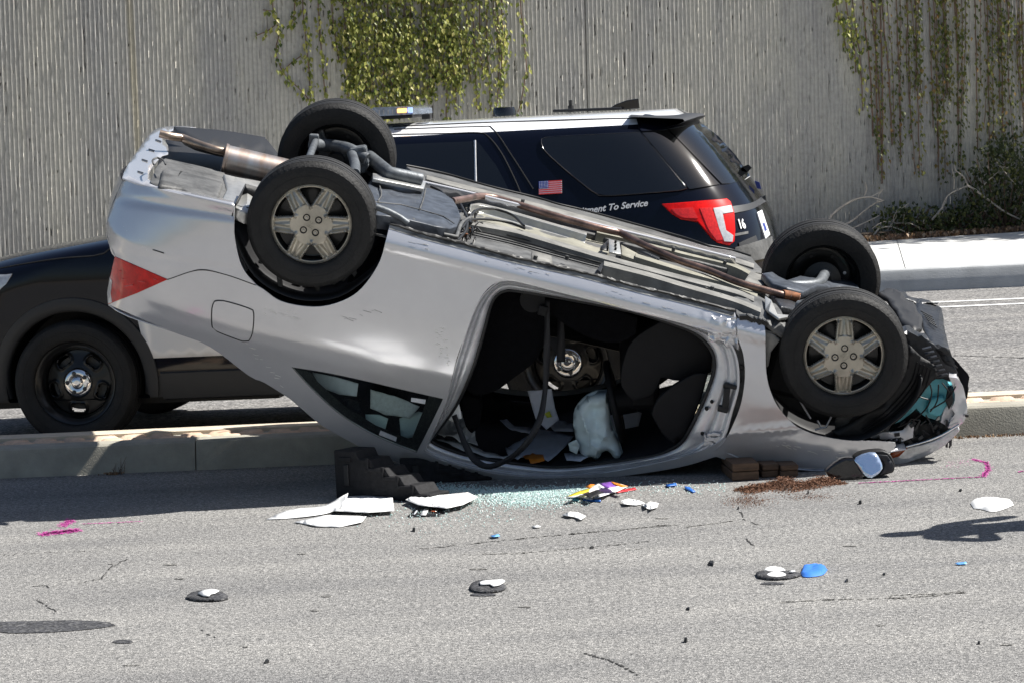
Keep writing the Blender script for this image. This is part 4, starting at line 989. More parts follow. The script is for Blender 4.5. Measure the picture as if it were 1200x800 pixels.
slab('gusset', [(728, 287), (745, 296), (758, 303), (746, 305), (729, 299)], .24, .02, M['primer2'], bevel=.002)
slab('dark_opening', [(745, 294), (757, 295), (773, 302), (772, 308), (755, 304)], .236, .004, M['wire'], bevel=0)
slab('dark_opening', [(704, 289), (713, 281), (713, 294), (703, 292)], .226, .004, M['wire'], bevel=0)
slab('heat_strip', [(437, 203), (499, 214), (497, 221), (437, 209)], .145, .02, M['heat'], bevel=.003)
tk = slab('fuel_tank', [(428, 224), (437, 209), (497, 220), (522, 229), (536, 242), (540, 254), (536, 264), (520, 267), (497, 262), (466, 256), (436, 250), (428, 240)], .185, .07, M['tank'], bevel=.035, sm=True, crown=.02)
for px in ([(444, 215), (447, 228), (443, 236)], [(499, 221), (496, 234), (492, 245)]): line('tank_strap', px, .178, .004, M['undergrey'], tk)
line('tank_seam', [(430, 236), (470, 240), (500, 248), (520, 254), (532, 262)], .18, .003, M['undergrey'], tk)
line('filler_pipe', [(441, 243), (455, 248), (470, 256), (478, 262)], .13, .016, M['susp'])
line('exhaust_pipe', [(530, 236), (547, 233), (563, 230), (580, 232), (597, 237), (630, 247), (650, 253), (700, 267), (727, 273), (750, 285), (783, 300), (800, 307), (830, 317), (865, 331), (900, 341), (917, 345.6), (936, 349)], .20, .0185, M['exhaust'], n=14)
line('exhaust_flange', [(917, 345.6), (926, 347), (937, 350)], .20, .026, M['rust'], n=14)
for d, h in ((0, .235), (3.2, .238), (6.4, .24), (9, .242)): line('brake_line', [(553, 266+d), (600, 277+d), (640, 288+d), (700, 304+d), (760, 321+d*.6), (800, 332+d*.4), (850, 344+d*.4)], h, .0042, M['wire'], n=6)
for px in ([(545, 262), (560, 246), (580, 245), (600, 252), (614, 265)], [(541, 268), (552, 258), (580, 258), (600, 262), (615, 268)], [(520, 275), (535, 278), (541, 262), (552, 255)], [(505, 219), (516, 224), (522, 230)], [(540, 240), (546, 252), (552, 262)], [(536, 282), (545, 272), (548, 262)]): line('hose', px, .20, .007 if px[0][0] != 520 else .010, M['wire'] if px[0][0] != 520 else M['undergrey'])
for x, y in ((548, 256), (556, 257), (547, 274), (552, 268), (613, 234), (628, 300), (828, 337), (835, 336), (735, 276), (790, 290), (850, 306), (845, 345), (665, 300), (760, 318)):
    p = UZ(.205)(x, y); cyl_between('grommet', p, p+Vector((0, 0, .02)), .008, M['undergrey'] if x > 560 else M['rust'], seg=10, lip=.002)
mb = MB()
for k in range(40):
    x = rnd.uniform(544, 558); y = rnd.uniform(248, 282); p = UZ(.225)(x, y); q = p+Vector((rnd.uniform(-.05, .05), rnd.uniform(-.1, .1), rnd.uniform(-.03, .03))); mb.tube([p, (p+q)/2+Vector((0, 0, -.02)), q], .004, 5)
o = mb.build('wiring', M['wire'], car, smooth=60); o['kind'] = 'stuff'
# rear axle beam, arms, strut mounts (h = height above the road if upright)
def bar(name, pts, r, m_=None, n=12): mb = MB(); mb.tube(dense(pts, .03, closed=False), r, n); return mb.build(name, m_ or M['susp'], car, smooth=60)
bar('control_arm', [UL(-1.33, -.58, .10), UL(-1.25, -.45, .08), UL(-1.15, -.40, .10)], .03)
bar('trailing_arm', [UZ(.12)(x, y) for x, y in ((367, 170), (385, 171), (410, 173), (424, 177), (440, 190), (456, 203), (475, 207), (494, 211))], .034, n=16)
bar('cross_link', [UZ(.10)(x, y) for x, y in ((362, 186), (369, 168), (374, 162))], .018)
bar('strut', [UZ(.10)(x, y) for x, y in ((412, 180), (416, 193), (416, 204))], .026)
bar('stabiliser', [UZc(.18, .7)(x, y) for x, y in ((418, 185), (424, 196), (436, 206), (446, 210))], .008, M['wire'])
mb = MB(); p = UZ(.10)(421, 183); mb.box(p, (.09, .07, .10), Matrix.Rotation(.4, 3, 'Y')); mb.box(p+Vector((.03, 0, .05)), (.05, .05, .06), Matrix.Rotation(-.3, 3, 'Y')); o = mb.build('arm_bracket', M['susp'], car, smooth=0, bevel=.012)
mb = MB(); p = UZ(.09)(378, 160); mb.box(p, (.03, .05, .11), Matrix.Rotation(.5, 3, 'Y')); mb.build('knuckle', M['susp'], car, smooth=0, bevel=.008); mb = MB(); mb.box(UZ(.09)(368, 163), (.05, .04, .05), Matrix.Rotation(.2, 3, 'Y')); mb.build('knuckle', M['susp'], car, smooth=0, bevel=.008)
mb = MB(); p = UZ(.20)(480, 262-2); mb.box(p, (.05, .03, .03), Matrix.Rotation(.25, 3, 'Y')); mb.build('bracket', M['undergrey'], car, smooth=0, bevel=.004)
slab('axle_cover', [(330, 232), (345, 200), (400, 190), (430, 205), (437, 215), (430, 262), (400, 262)], .32, .05, M['black'], bevel=.01)
bar('bump_stop', [UZc(.2, .70)(x, y) for x, y in ((276, 246), (290, 248), (296, 250))], .022, M['black'])
bar('link', [UZc(.2, .72)(x, y) for x, y in ((276, 254), (287, 260), (296, 263))], .010, M['heat'])
# front subframe, drive shafts and struts
slab('subframe', [(893, 319), (905, 317), (922, 326), (938, 322), (948, 325), (975, 325), (1004, 332), (1008, 340), (985, 335), (958, 336), (942, 341), (922, 338), (905, 331)], .17, .04, M['tank'], bevel=.010, crown=.015)
slab('subframe', [(905, 332), (935, 340), (960, 346), (940, 362), (915, 360), (905, 345)], .22, .05, M['plastic'], bevel=.01, crown=.02)
mb = MB(); mb.box((1.33, 0, .52), (.62, .86, .30)); mb.box((1.3, 0, .36), (.4, .5, .12)); o = mb.build('engine_block', M['black'], car, smooth=0, bevel=.03)
bar('drive_shaft', [UL(1.31, -.66, .24), UL(1.33, -.3, .22), UL(1.35, .1, .24), UL(1.31, .6, .22)], .016, M['undergrey'])
bar('tie_rod', [UL(1.18, -.62, .22), UL(1.12, -.3, .24)], .012)
bar('lower_arm', [UL(1.31, -.62, .14), UL(1.25, -.4, .17), UL(1.10, -.28, .20)], .028)
bar('lower_arm', [UL(1.31, .60, .14), UL(1.25, .4, .17), UL(1.10, .28, .20)], .028)
mb = MB(); mb.lathe([(0, -.02), (.04, -.02), (.045, .0), (.03, .02), (.0, .02)], 20, Matrix.Translation(UL(1.24, -.58, .23))); mb.build('hub_nut', M['heat'], car, smooth=40)
slab('torn_flange', [(895, 352), (903, 356), (912, 365), (925, 368), (930, 372), (912, 376), (900, 368)], .21, .012, M['heat'], bevel=.002, crown=.03)
# torn undercover at the nose
def ragged(px, a=2.2, seed=1):
    r_ = random.Random(seed); P = dense(px, 4, sm=False); return [(p.x+r_.uniform(-a, a)*.6, p.y+r_.uniform(-a, a)*.6) for p in P]
def crin(a, s=9, q=0):
    def f(v, p): return v+Vector((0, 0, a*noise.noise(Vector((v.x*s, v.y*s, q)))))
    return f
uc = panel('undercover', ragged([(1075, 352), (1086, 353), (1103, 361), (1105, 372), (1110, 398), (1116, 418), (1122, 432), (1108, 425), (1098, 412), (1090, 402), (1082, 385), (1078, 375), (1070, 362)], 1.2, 2), UZc(.165, .62), M['plastic'], car, thick=.006, step=6, want=(0, 0, -1), sm=False, bump=crin(.008, 12, 1))
for k in range(5): P = [(1079+k*2.4, 366+k*3.2), (1092+k*1.4, 373+k*3)]; MB().tube([UZ(.155)(*p)+Vector((0, 0, -.006)) for p in P], .0035, 6).build('moulded_rib', M['undergrey'], uc, smooth=60)
panel('undercover', ragged([(1056, 384), (1066, 382), (1080, 388), (1092, 400), (1104, 412), (1114, 424), (1124, 436), (1120, 446), (1104, 444), (1088, 446), (1083, 436), (1070, 420), (1060, 404)], 1.4, 3), UZc(.145, .62), M['plastic'], car, thick=.008, step=5, want=(0, 0, -1), sm=False, bump=crin(.018, 14, 4))
panel('undercover', ragged([(1030, 343), (1038, 337), (1050, 340), (1060, 348), (1072, 358), (1080, 370), (1081, 384), (1070, 386), (1058, 378), (1050, 364), (1040, 352)], 1.4, 5), UZc(.15, .62), M['black'], car, thick=.02, step=5, want=(0, 0, -1), sm=True, bump=crin(.012, 9, 7))
panel('splash_shield', ragged([(1048, 340), (1056, 338), (1064, 346), (1100, 355), (1098, 358), (1070, 353), (1052, 348)], .8, 8), UZc(.16, .62), M['plastic'], car, thick=.006, step=5, want=(0, 0, -1), sm=False, bump=crin(.02, 14, 9))
def yp(name, px, Y, m_, t=.02, bmp=None, step=6, sm=False, par=None, bevel=0):
    o = panel(name, px, CAR.yplane(Y), m_, par or car, thick=t, step=step, sm=sm, bump=bmp)
    if bevel: bv = o.modifiers.new('b', 'BEVEL'); bv.width = bevel; bv.segments = 3; bv.limit_method = 'ANGLE'; bv.angle_limit = math.radians(50)
    return o
def crY(a, s=9, q=0):
    def f(v, p): return v+Vector((0, a*noise.noise(Vector((v.x*s, v.z*s, q))), 0))
    return f
ln = yp('wheel_liner', [(1066, 404), (1080, 418), (1096, 430), (1098, 440), (1088, 452), (1076, 468), (1056, 486), (1036, 500), (1012, 512), (985, 514), (975, 505), (1000, 494), (1034, 472), (1052, 448), (1062, 424)], .70, M['black'], .03, crY(.02, 10, 2), sm=True)
for k in range(5):
    mb = MB(); P = dense([(1075+k*4, 424+k*2), (1066+k*4, 450+k*2), (1040+k*3, 480+k*3), (1010+k*2, 503+k*2)], 6, closed=False); mb.tube([CAR.yplane(.712)(p.x, p.y) for p in P], .0035, 5); mb.build('moulded_rib', M['dark2'], ln, smooth=60)
mb = MB()
for k in range(7):
    p = CAR.yplane(.72)(1086+k*3.2, 408+k*5.2); mb.box(p, (.045, .03, .008), Matrix.Rotation(.5, 3, 'Y')); 
mb.build('torn_tab', M['plastic'], ln, smooth=0, bevel=.002)
yp('inner_wing', [(960, 500), (1000, 490), (1050, 480), (1085, 445), (1118, 450), (1122, 500), (1090, 520), (1040, 525), (1000, 518)], .50, M['black'], .06)
yp('washer_tank', [(1082, 444), (1110, 443), (1112, 462), (1106, 480), (1096, 492), (1084, 488), (1074, 478), (1054, 494), (1040, 497), (1056, 478), (1072, 462)], .60, M['washer'], .12, crY(.03, 9, 5), bevel=.02, sm=True)
yp('washer_tank_neck', [(1091, 467), (1106, 464), (1110, 474), (1102, 488), (1088, 486), (1086, 476)], .63, M['washer'], .06, bevel=.012)
yp('crash_bracket', [(1108, 472), (1118, 470), (1122, 482), (1112, 500), (1102, 494)], .62, M['jamb'], .03, crY(.02, 30, 5), bevel=.004)
yp('front_bumper_cover', [(1112, 441), (1121, 442), (1128, 451), (1132, 466), (1133.5, 482), (1128, 495), (1117, 503), (1111, 501), (1115, 490), (1119, 484), (1115, 478), (1119, 468), (1118, 456)], .66, M['silver'], .10, crY(.03, 12, 5), bevel=.015, sm=True)
yp('bumper_gap', [(1111, 452), (1116, 456), (1117, 470), (1112, 480), (1108, 470)], .672, M['wire'], .01)
bar('bumper_bolt', [CAR.yplane(.68)(1131, 486), CAR.yplane(.68)(1135, 486.5)], .008, M['wire'])
yp('lamp_housing', [(1018, 520), (1048, 500), (1072, 497), (1104, 492), (1122, 500), (1104, 514), (1070, 524), (1046, 530), (1030, 526)], .60, M['black'], .08, crY(.03, 14, 5), bevel=.008)
yp('lamp_bracket', [(1018, 513), (1034, 506), (1058, 504), (1066, 495), (1071, 500), (1070, 512), (1058, 517), (1040, 516)], .655, M['jamb'], .02, crY(.02, 25, 2), bevel=.003)
hl = yp('headlight', [(1062, 525), (1084, 519), (1104, 511), (1123, 499), (1125, 504), (1112, 518), (1092, 531), (1066, 541), (1040, 546), (1026, 545), (1044, 535)], .665, M['clearlens'], .06, crY(.015, 10, 2), bevel=.012, sm=True)
yp('indicator_lens', [(1045, 529), (1064, 524), (1054, 534), (1041, 538)], .675, M['amber'], .02, par=hl)
bar('chrome_trim', [CAR.yplane(.68)(x, y) for x, y in ((1062, 523), (1084, 517), (1104, 509), (1124, 497))], .006, M['chrome'])
for k in range(6):
    yp('lamp_fin', [(1022+k*6, 518-k), (1026+k*6, 517-k), (1026+k*6, 524-k), (1022+k*6, 525-k)], .66, M['wire'], .02)
for px in ([(1088, 446), (1092, 458), (1088, 474), (1080, 484), (1070, 492), (1052, 500)], [(1072, 462), (1082, 466), (1090, 468)], [(1100, 450), (1098, 470), (1090, 482)], [(1120, 452), (1112, 466), (1100, 474), (1090, 480)], [(1104, 448), (1112, 458), (1108, 470)], [(1085, 486), (1092, 498), (1094, 506)], [(1060, 500), (1068, 490), (1078, 492), (1072, 502)]):
    mb = MB(); mb.tube(dense([CAR.yplane(.68)(x, y) for x, y in px], .02, closed=False), .004, 6); mb.build('wire', M['wire'], car, smooth=60)
mb = MB()
for k in range(60):
    p = CAR.yplane(.64)(rnd.uniform(1035, 1118), 0) if False else CAR.yplane(rnd.uniform(.58, .66))(rnd.uniform(1030, 1116), rnd.uniform(494, 522)); mb.box(p, (rnd.uniform(.01, .05), .02, rnd.uniform(.004, .02)), Matrix.Rotation(rnd.uniform(0, 3), 3, 'Y'))
o = mb.build('crash_fragments', M['plastic'], car, smooth=0); o['kind'] = 'stuff'
for px in ([(938, 470), (944, 480), (950, 490)], [(955, 503), (968, 500), (974, 488), (970, 483)], [(958, 492), (962, 500)]): bar('clip', [CAR.yplane(.70)(x, y) for x, y in px], .005, M['jamb'])
yp('torn_metal', [(979, 492), (990, 482), (1002, 484), (994, 494), (1000, 498), (992, 506), (996, 514), (978, 514)], .66, M['undergrey'], .01, crY(.04, 14, 5))

# ------------------------------------------------------------ interior
hl_e = [(x, z-.035) for x, z in EB[0:9]]
def inner(name, edge, m_, zoff=0.0, inset=.05):
    rows = []
    for x, z in [(p.x, p.y) for p in dense([Vector((a, b_, 0)) for a, b_ in edge], .06, closed=False)]:
        w = Yc(x, z)-inset; rows.append([Vector((x, w*(1-2*j/14), z+zoff+.02*(1-(1-2*j/14)**2)+SH*(.8-w*(1-2*j/14))*max(0, min(1, (1.15-z)/.7)))) for j in range(15)])
    mb = MB(); mb.grid(rows); return mb.build(name, m_, car, smooth=60)
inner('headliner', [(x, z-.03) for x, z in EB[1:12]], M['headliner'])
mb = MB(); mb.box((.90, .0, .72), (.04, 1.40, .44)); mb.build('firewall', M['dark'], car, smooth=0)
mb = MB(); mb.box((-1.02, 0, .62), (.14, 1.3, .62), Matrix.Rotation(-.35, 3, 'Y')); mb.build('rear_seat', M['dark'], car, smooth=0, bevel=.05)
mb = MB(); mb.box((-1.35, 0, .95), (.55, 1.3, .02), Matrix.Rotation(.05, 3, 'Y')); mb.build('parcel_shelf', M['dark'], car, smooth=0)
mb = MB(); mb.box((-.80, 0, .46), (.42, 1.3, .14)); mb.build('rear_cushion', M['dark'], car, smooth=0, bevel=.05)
def seat(Y, thick, dx=0):
    off = Vector((dx, 0, 0))
    s = yp('seat_back', [(572, 356), (584, 344), (606, 341), (632, 350), (638, 372), (636, 405), (626, 424), (604, 441), (580, 458), (556, 463), (545, 455), (548, 430), (560, 385)], Y, M['dark'], thick, bmp=lambda v, p: v+off, step=9, sm=True, bevel=.05)
    yp('headrest', [(541, 462), (562, 467), (564, 486), (562, 498), (553, 508), (546, 500), (541, 480)], Y-.12, M['dark'], .22, bmp=lambda v, p: v+off, par=s, bevel=.03, sm=True)
    yp('seat_cushion', [(636, 348), (700, 356), (748, 372), (745, 392), (725, 402), (692, 397), (655, 376), (640, 362)], Y, M['dark'], thick, bmp=lambda v, p: v+off, step=9, sm=True, bevel=.04)
seat(.60, .46)
p = CAR.yplane(.63)(624, 352); cyl_between('recliner', p+Vector((0, -.04, 0)), p, .055, M['dark2'], seg=28)
# passenger seat: a plain copy across the car
for nm in ('seat_back', 'seat_cushion'):
    src = bpy.data.objects[nm]; c = src.copy(); COL.objects.link(c); c.location = (0, -.72, .02)
def ribbon(name, px, Ys, wpx, m_, t=.002, parent=None):
    P = dense(px, 4, closed=False); n = len(P); A = []; B = []
    for i, p in enumerate(P):
        d = (P[min(i+1, n-1)]-P[max(i-1, 0)]); d = Vector((d.x, d.y)).normalized(); nx, ny = -d.y, d.x; Y = interp(Ys, i/(n-1))
        w = wpx*(1-.15*math.sin(i*.3)); A.append(CAR.yplane(Y)(p.x+nx*w/2, p.y+ny*w/2)); B.append(CAR.yplane(Y+.012*math.sin(i*.25))(p.x-nx*w/2, p.y-ny*w/2))
    mb = MB(); mb.grid([A, B]); o = mb.build(name, m_, parent or car, smooth=60, fix=False); sl = o.modifiers.new('s', 'SOLIDIFY'); sl.thickness = t; return o
ribbon('seat_belt', [(641, 352), (641, 400), (640, 440), (637, 470), (632, 492), (620, 515), (604, 532), (585, 543), (570, 546), (556, 538), (546, 522), (539, 505), (532, 486)], [(0, .62), (.35, .66), (.6, .76), (.75, .70), (1, .60)], 7, M['belt'])
ribbon('seat_belt', [(656, 350), (657, 380), (657.5, 424)], [(0, .45), (1, .45)], 9, M['belt'])
mb = MB(); mb.box(CAR.yplane(.66)(636, 364), (.045, .02, .05)); mb.build('belt_buckle', M['dark2'], car, smooth=0, bevel=.006)
# steering wheel seen edge-on, hub, airbag
a = CAR.yplane(.30)(709, 420); b_ = CAR.yplane(.30)(732, 520); cc = (a+b_)/2; ax = (b_-a).normalized(); nrm = Vector((ax.z, 0, -ax.x)).normalized()
q = nrm.to_track_quat('Y', 'Z').to_matrix().to_4x4(); mb = MB(); mb.lathe([(.195+.017*math.cos(t), .017*math.sin(t)) for t in [2*PI*i/10 for i in range(10)]], 40, Matrix.Translation(cc) @ q, closed=True)
sw = mb.build('steering_wheel', M['dark2'], car, smooth=60)
mb = MB(); mb.tube([cc-nrm*.02, cc+nrm*.10], [.07, .075], 16); mb.build('steering_hub', M['dark2'], car, smooth=40); mb = MB(); mb.tube([cc+ax*.18, cc-ax*.18], .016, 8); mb.build('spoke', M['dark2'], sw, smooth=60)
mb = MB(); e = 1 if nrm.x > 0 else -1; mb.box(cc+nrm*e*.14+Vector((0, 0, -.02)), (.16, .16, .15), Matrix.Rotation(.25, 3, 'Y')); mb.build('column_shroud', M['dark2'], car, smooth=0, bevel=.03)
agp = [(712, 457), (700, 458), (688, 463), (677, 474), (672, 486), (673, 502), (677, 518), (682, 531), (692, 533), (703, 535), (706, 528), (712, 526), (718, 533), (726, 535), (730, 530), (724, 512), (716, 492), (714, 472)]
def bag(v, p):
    d = min(1, min(math.hypot(p.x-x, p.y-y) for x, y in dense_ag)/16); dome = .13*math.sqrt(max(0, 1-(1-d)**2))
    f = abs(noise.noise(Vector((p.x*.045, p.y*.02, 3))))*.10+abs(noise.noise(Vector((p.x*.02+9, p.y*.06, 1))))*.06+abs(noise.noise(Vector((p.x*.11, p.y*.05, 7))))*.035
    return v+Vector((0, dome-f*d, 0))
dense_ag = [(p.x, p.y) for p in dense(agp, 3)]
o = yp('airbag', agp, .34, M['airbag'], .004, bag, step=3.2, sm=True)
yp('airbag_back', agp, .33, M['airbag'], .03, None, step=8, sm=True)
yp('airbag_flap', [(666, 520), (676, 515), (679, 524), (676, 532), (668, 528)], .45, M['airbag'], .01, crY(.03, 20))
# dashboard across the car, and the trim panel at the front of the opening
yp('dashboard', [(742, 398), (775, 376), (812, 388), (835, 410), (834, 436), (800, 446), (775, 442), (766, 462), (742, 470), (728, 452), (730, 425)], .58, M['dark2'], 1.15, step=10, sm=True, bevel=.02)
yp('trim_panel', [(763, 485), (770, 468), (788, 452), (815, 437), (830, 438), (822, 466), (808, 500), (800, 516), (790, 521), (776, 508)], .69, M['dark2'], .03, step=8, sm=True, bevel=.01)
yp('grab_handle', [(598, 470), (640, 474), (638, 486), (632, 480), (604, 476), (600, 482)], -.52, M['dark2'], .03, bevel=.006)
# ------------------------------------------------------------ police utility vehicle (own axes: x forward, y its left side towards the camera, z up)
SR = rz(PI+math.radians(-8)); SV = Frame(SR, (-.9815, 18.4744, 0))
suv = empty('police_suv', SV.mat())
tag(suv, 'black and white police sport utility vehicle parked beyond the median', 'police car')
SW = [(.22, .90), (.30, .93), (.42, .955), (.55, .965), (.75, .985), (.95, .992), (1.05, .985), (1.12, .965), (1.2, .945), (1.3, .91), (1.45, .845), (1.58, .78), (1.66, .735), (1.70, .70), (1.73, .62), (1.75, .50), (1.765, .3), (1.775, .1)]
SXR = [(.25, 2.54), (.45, 2.61), (.70, 2.63), (.95, 2.61), (1.08, 2.58), (1.16, 2.55), (1.24, 2.50), (1.35, 2.43), (1.5, 2.32), (1.62, 2.22), (1.70, 2.14), (1.76, 2.05)]
SXF = [(.25, 2.30), (.5, 2.40), (.7, 2.40), (.85, 2.34), (.98, 2.30), (1.07, 2.12), (1.13, 1.85), (1.18, 1.42), (1.22, 1.12), (1.3, .92), (1.5, .52), (1.62, .30), (1.70, .12), (1.74, -.05), (1.76, -.3)]
def gtab(tab, sg=.03):
    zz = np.arange(-.1, 2.2, .005); w = np.array([interp(tab, q) for q in zz]); k = np.exp(-.5*(np.arange(-24, 25)*.005/sg)**2); k /= k.sum(); v = np.convolve(np.pad(w, 24, 'edge'), k, 'valid'); v[zz > 1.70] = w[zz > 1.70]*np.clip((zz[zz > 1.70]-1.70)/.04, 0, 1)+v[zz > 1.70]*(1-np.clip((zz[zz > 1.70]-1.70)/.04, 0, 1)); v = list(v)
    def f(z):
        q = (z+.1)/.005; i = max(0, min(len(v)-2, int(q))); return v[i]+(v[i+1]-v[i])*(q-i)
    return f
gSW, gSXR, gSXF = gtab(SW), gtab(SXR), gtab(SXF)
def Ys(x, z):
    w = gSW(z); xr = gSXR(z); xf = gSXF(z)
    if x < 0:
        L_ = .80; t = (-x-(xr-L_))/L_
        if t > 0: w *= max(0, 1-min(1, t)**4.0)**(1/4.0)
    else:
        L_ = .7; t = (x-(xf-L_))/L_
        if t > 0: w *= max(0, 1-min(1, t)**2.8)**(1/2.8)
    return w
def SS(d=0.0): return SV.side(Ys, d, y0=1.15, y1=-.85)
# body shell: closed rings, height by height; faces left out round the wheels
def suv_shell():
    zs = [.26, .30, .36, .42, .50, .58, .66, .74, .82, .90, .96, 1.02, 1.06, 1.10, 1.14, 1.18, 1.24, 1.30, 1.37, 1.44, 1.52, 1.58, 1.63, 1.67, 1.70, 1.725, 1.745, 1.76]
    zs = sorted(zs+[(a+b)/2 for a, b in zip(zs, zs[1:])]); N = 180; V = []; idx = []
    for z in zs:
        xr, xf = -gSXR(z)+1e-4, gSXF(z)-1e-4; row = []
        for j in range(N+1):
            u = j/N; c = (1-math.cos(PI*u))/2; c = .55*c+.45*u; x = xr+(xf-xr)*c; row.append((x, Ys(x, z), z))
        V.append(row)
    mats = [M['navy'], M['suvwhite'], M['suvglass'], M['clad']]; mb = MB()
    for sg in (1, -1):
        base = len(mb.v); mb.v += [(x, sg*y, z) for r in V for x, y, z in r]; n = N+1
        for i in range(len(zs)-1):
            for j in range(N):
                x = (V[i][j][0]+V[i][j+1][0]+V[i+1][j][0])/3; z = (zs[i]+zs[i+1])/2
                if any(math.hypot(x-wx, (z-.37)) < .43 for wx in (1.4325, -1.4325)): continue
                k = 1 if (z > 1.685 and x < .3) else 3 if z < .40 else 0
                f = (base+i*n+j, base+i*n+j+1, base+(i+1)*n+j+1, base+(i+1)*n+j)
                mb.f.append(f if sg > 0 else f[::-1]); mb.mi.append(k)
    n = N+1; top = (len(zs)-1)*n; b2 = len(zs)*n
    for j in range(N):
        mb.f.append((top+j, top+j+1, b2+top+j+1, b2+top+j)); mb.mi.append(1)
        mb.f.append((j, b2+j, b2+j+1, j+1)); mb.mi.append(3)
    for i in range(len(zs)-1):
        for j in (0, N):
            mb.f.append((i*n+j, (i+1)*n+j, b2+(i+1)*n+j, b2+i*n+j)); mb.mi.append(0)
    return mb.build('body', mats, suv, smooth=50)
suv_shell()
def sp(name, px, m_, d=-.004, t=.006, step=7, sm=True, par=None, bevel=0, smooth=40):
    o = panel(name, px, SS(d), m_, par or suv, thick=t, step=step, sm=sm, smooth=smooth)
    if bevel: bv = o.modifiers.new('b', 'BEVEL'); bv.width = bevel; bv.segments = 2; bv.limit_method = 'ANGLE'; bv.angle_limit = math.radians(50)
    return o
# px -> own plane check for features that hide behind the car: use own coordinates
def sl_panel(name, out, m_, d=.004, t=.006, sg=1, step=.06, sm=True, par=None):
    v2, F = triangulate(out, [], step, sm); mb = MB(); mb.add([Vector((p.x, sg*(Ys(p.x, p.y)+d), p.y)) for p in v2], F); o = mb.build(name, m_, par or suv, smooth=40, fix=False); fix_dir(o, (0, sg, 0)); s_ = o.modifiers.new('s', 'SOLIDIFY'); s_.thickness = t; s_.offset = -1; return o
# side glass
qg = [(634.5, 163), (641, 161), (750, 155), (805, 221), (798, 223), (713, 229.5), (699, 227), (685, 217.5), (660, 197), (637, 175)]
qg_o = sp('side_window', qg, M['suvglass'], d=-.012, step=9)
mb = MB(); P = dense(qg, 5); mb.tube([SS(-.010)(p.x, p.y) for p in P]+[SS(-.010)(P[0].x, P[0].y)], .0035, 6); mb.build('window_trim', M['blackg'], qg_o, smooth=60)
sp('rear_pillar_glass', [(751.5, 154.5), (781, 151), (800, 170), (843.6, 216), (808, 222)], M['suvglass'], d=-.011, step=9, sm=False)
sp('rear_window', [(783, 151), (800, 147), (824, 146), (842, 160), (862, 182), (879, 206), (872, 211), (856, 215), (846, 215.5)], M['suvglass'], d=-.014, step=6, sm=False)
sp('side_window', [(462, 170), (500, 168), (554, 166), (557, 218), (520, 222), (462, 226)], M['suvglass'], d=-.011, step=10, sm=False)
sp('side_window', [(559, 166), (563, 170), (582, 195), (598, 226), (560, 232)], M['suvglass'], d=-.011, step=10, sm=False)
mb = MB(); mb.tube([SS(-.012)(556.5, 165), SS(-.012)(557.5, 216)], .007, 6); mb.build('window_bar', M['clearlens'], suv, smooth=60)
for sg in (1, -1):
    sl_panel('front_window', [(.98, 1.17), (.62, 1.42), (.35, 1.60), (-.08, 1.62), (-.10, 1.17)], M['suvglass'], sg=sg)
    sl_panel('front_door', [(1.00, .49), (1.04, .75), (1.02, 1.10), (.98, 1.14), (-.12, 1.14), (-.12, .49)], M['suvwhite'], d=.011, t=.014, sg=sg, sm=False)
for pts in ([(-.92, 1.62), (-.99, 1.55), (-1.10, 1.35), (-1.12, 1.20), (-1.08, 1.0), (-.98, .75), (-.96, .45)],):
    mb = MB(); mb.tube([Vector((x, Ys(x, z)+.001, z)) for x, z in dense([Vector((a_, b_, 0)) for a_, b_ in pts], .04, closed=False) for x, z in [(x, z)]] if False else [Vector((q.x, Ys(q.x, q.y)+.001, q.y)) for q in dense([Vector((a_, b_, 0)) for a_, b_ in pts], .04, closed=False)], .004, 5); mb.build('door_gap', M['wire'], suv, smooth=60)
sl_panel('side_window', [(-.20, 1.18), (-.20, 1.62), (-.7, 1.63), (-1.25, 1.60), (-1.1, 1.18)], M['suvglass'], sg=-1)
# door frame creases seen above the wreck
for px in ([(460, 158), (520, 157), (560, 156), (572, 160), (588, 180), (606, 216), (612, 232)], [(462, 152), (560, 149), (578, 152), (600, 183), (625, 222)]):
    mb = MB(); P = dense(px, 6, closed=False); mb.tube([SS(-.001)(p.x, p.y) for p in P], .0045, 5); mb.build('door_gap', M['wire'], suv, smooth=60)
mb = MB(); P = dense([(460, 149), (560, 144.5), (650, 141.5), (720, 139.5), (758, 139)], 8, closed=False); mb.tube([SS(-.002)(p.x, p.y) for p in P], .005, 5); mb.build('roof_gutter', M['wire'], suv, smooth=60)
# windscreen
mb = MB(); mb.grid([[Vector((gSXF(z)+.006-.16*(abs(y)/.8)**2.5, y*(.9 if z < 1.3 else .82), z+.004)) for y in np.linspace(-.8, .8, 12)] for z in (1.22, 1.3, 1.5, 1.66)]); mb.build('windscreen', M['suvglass'], suv, smooth=60)
# spoiler
mb = MB()
def sply(y, u): # u 0 front..1 rear edge
    w = abs(y)/.70; return Vector((-1.84-.36*u*(1-.10*w**3)+.02*w, y, 1.752-.030*u-.02*w**2))
ys = np.linspace(-.70, .70, 22)
mb.grid([[sply(y, u) for y in ys] for u in (0, .4, .8, .97)]+[[sply(y, 1)+Vector((0, 0, -.012)) for y in ys], [sply(y, .9)+Vector((0, 0, -.03)) for y in ys], [sply(y, .4)+Vector((.02, 0, -.085)) for y in ys], [sply(y, .0)+Vector((0, 0, -.06)) for y in ys]])
mb.build('roof_spoiler', M['clad'], suv, smooth=50)
sp('spoiler_cheek', [(746, 139), (756, 134), (775, 137), (800, 140), (820, 144), (800, 148), (778, 152), (752, 154), (748, 148)], M['navy'], d=-.02, t=.03, step=7)
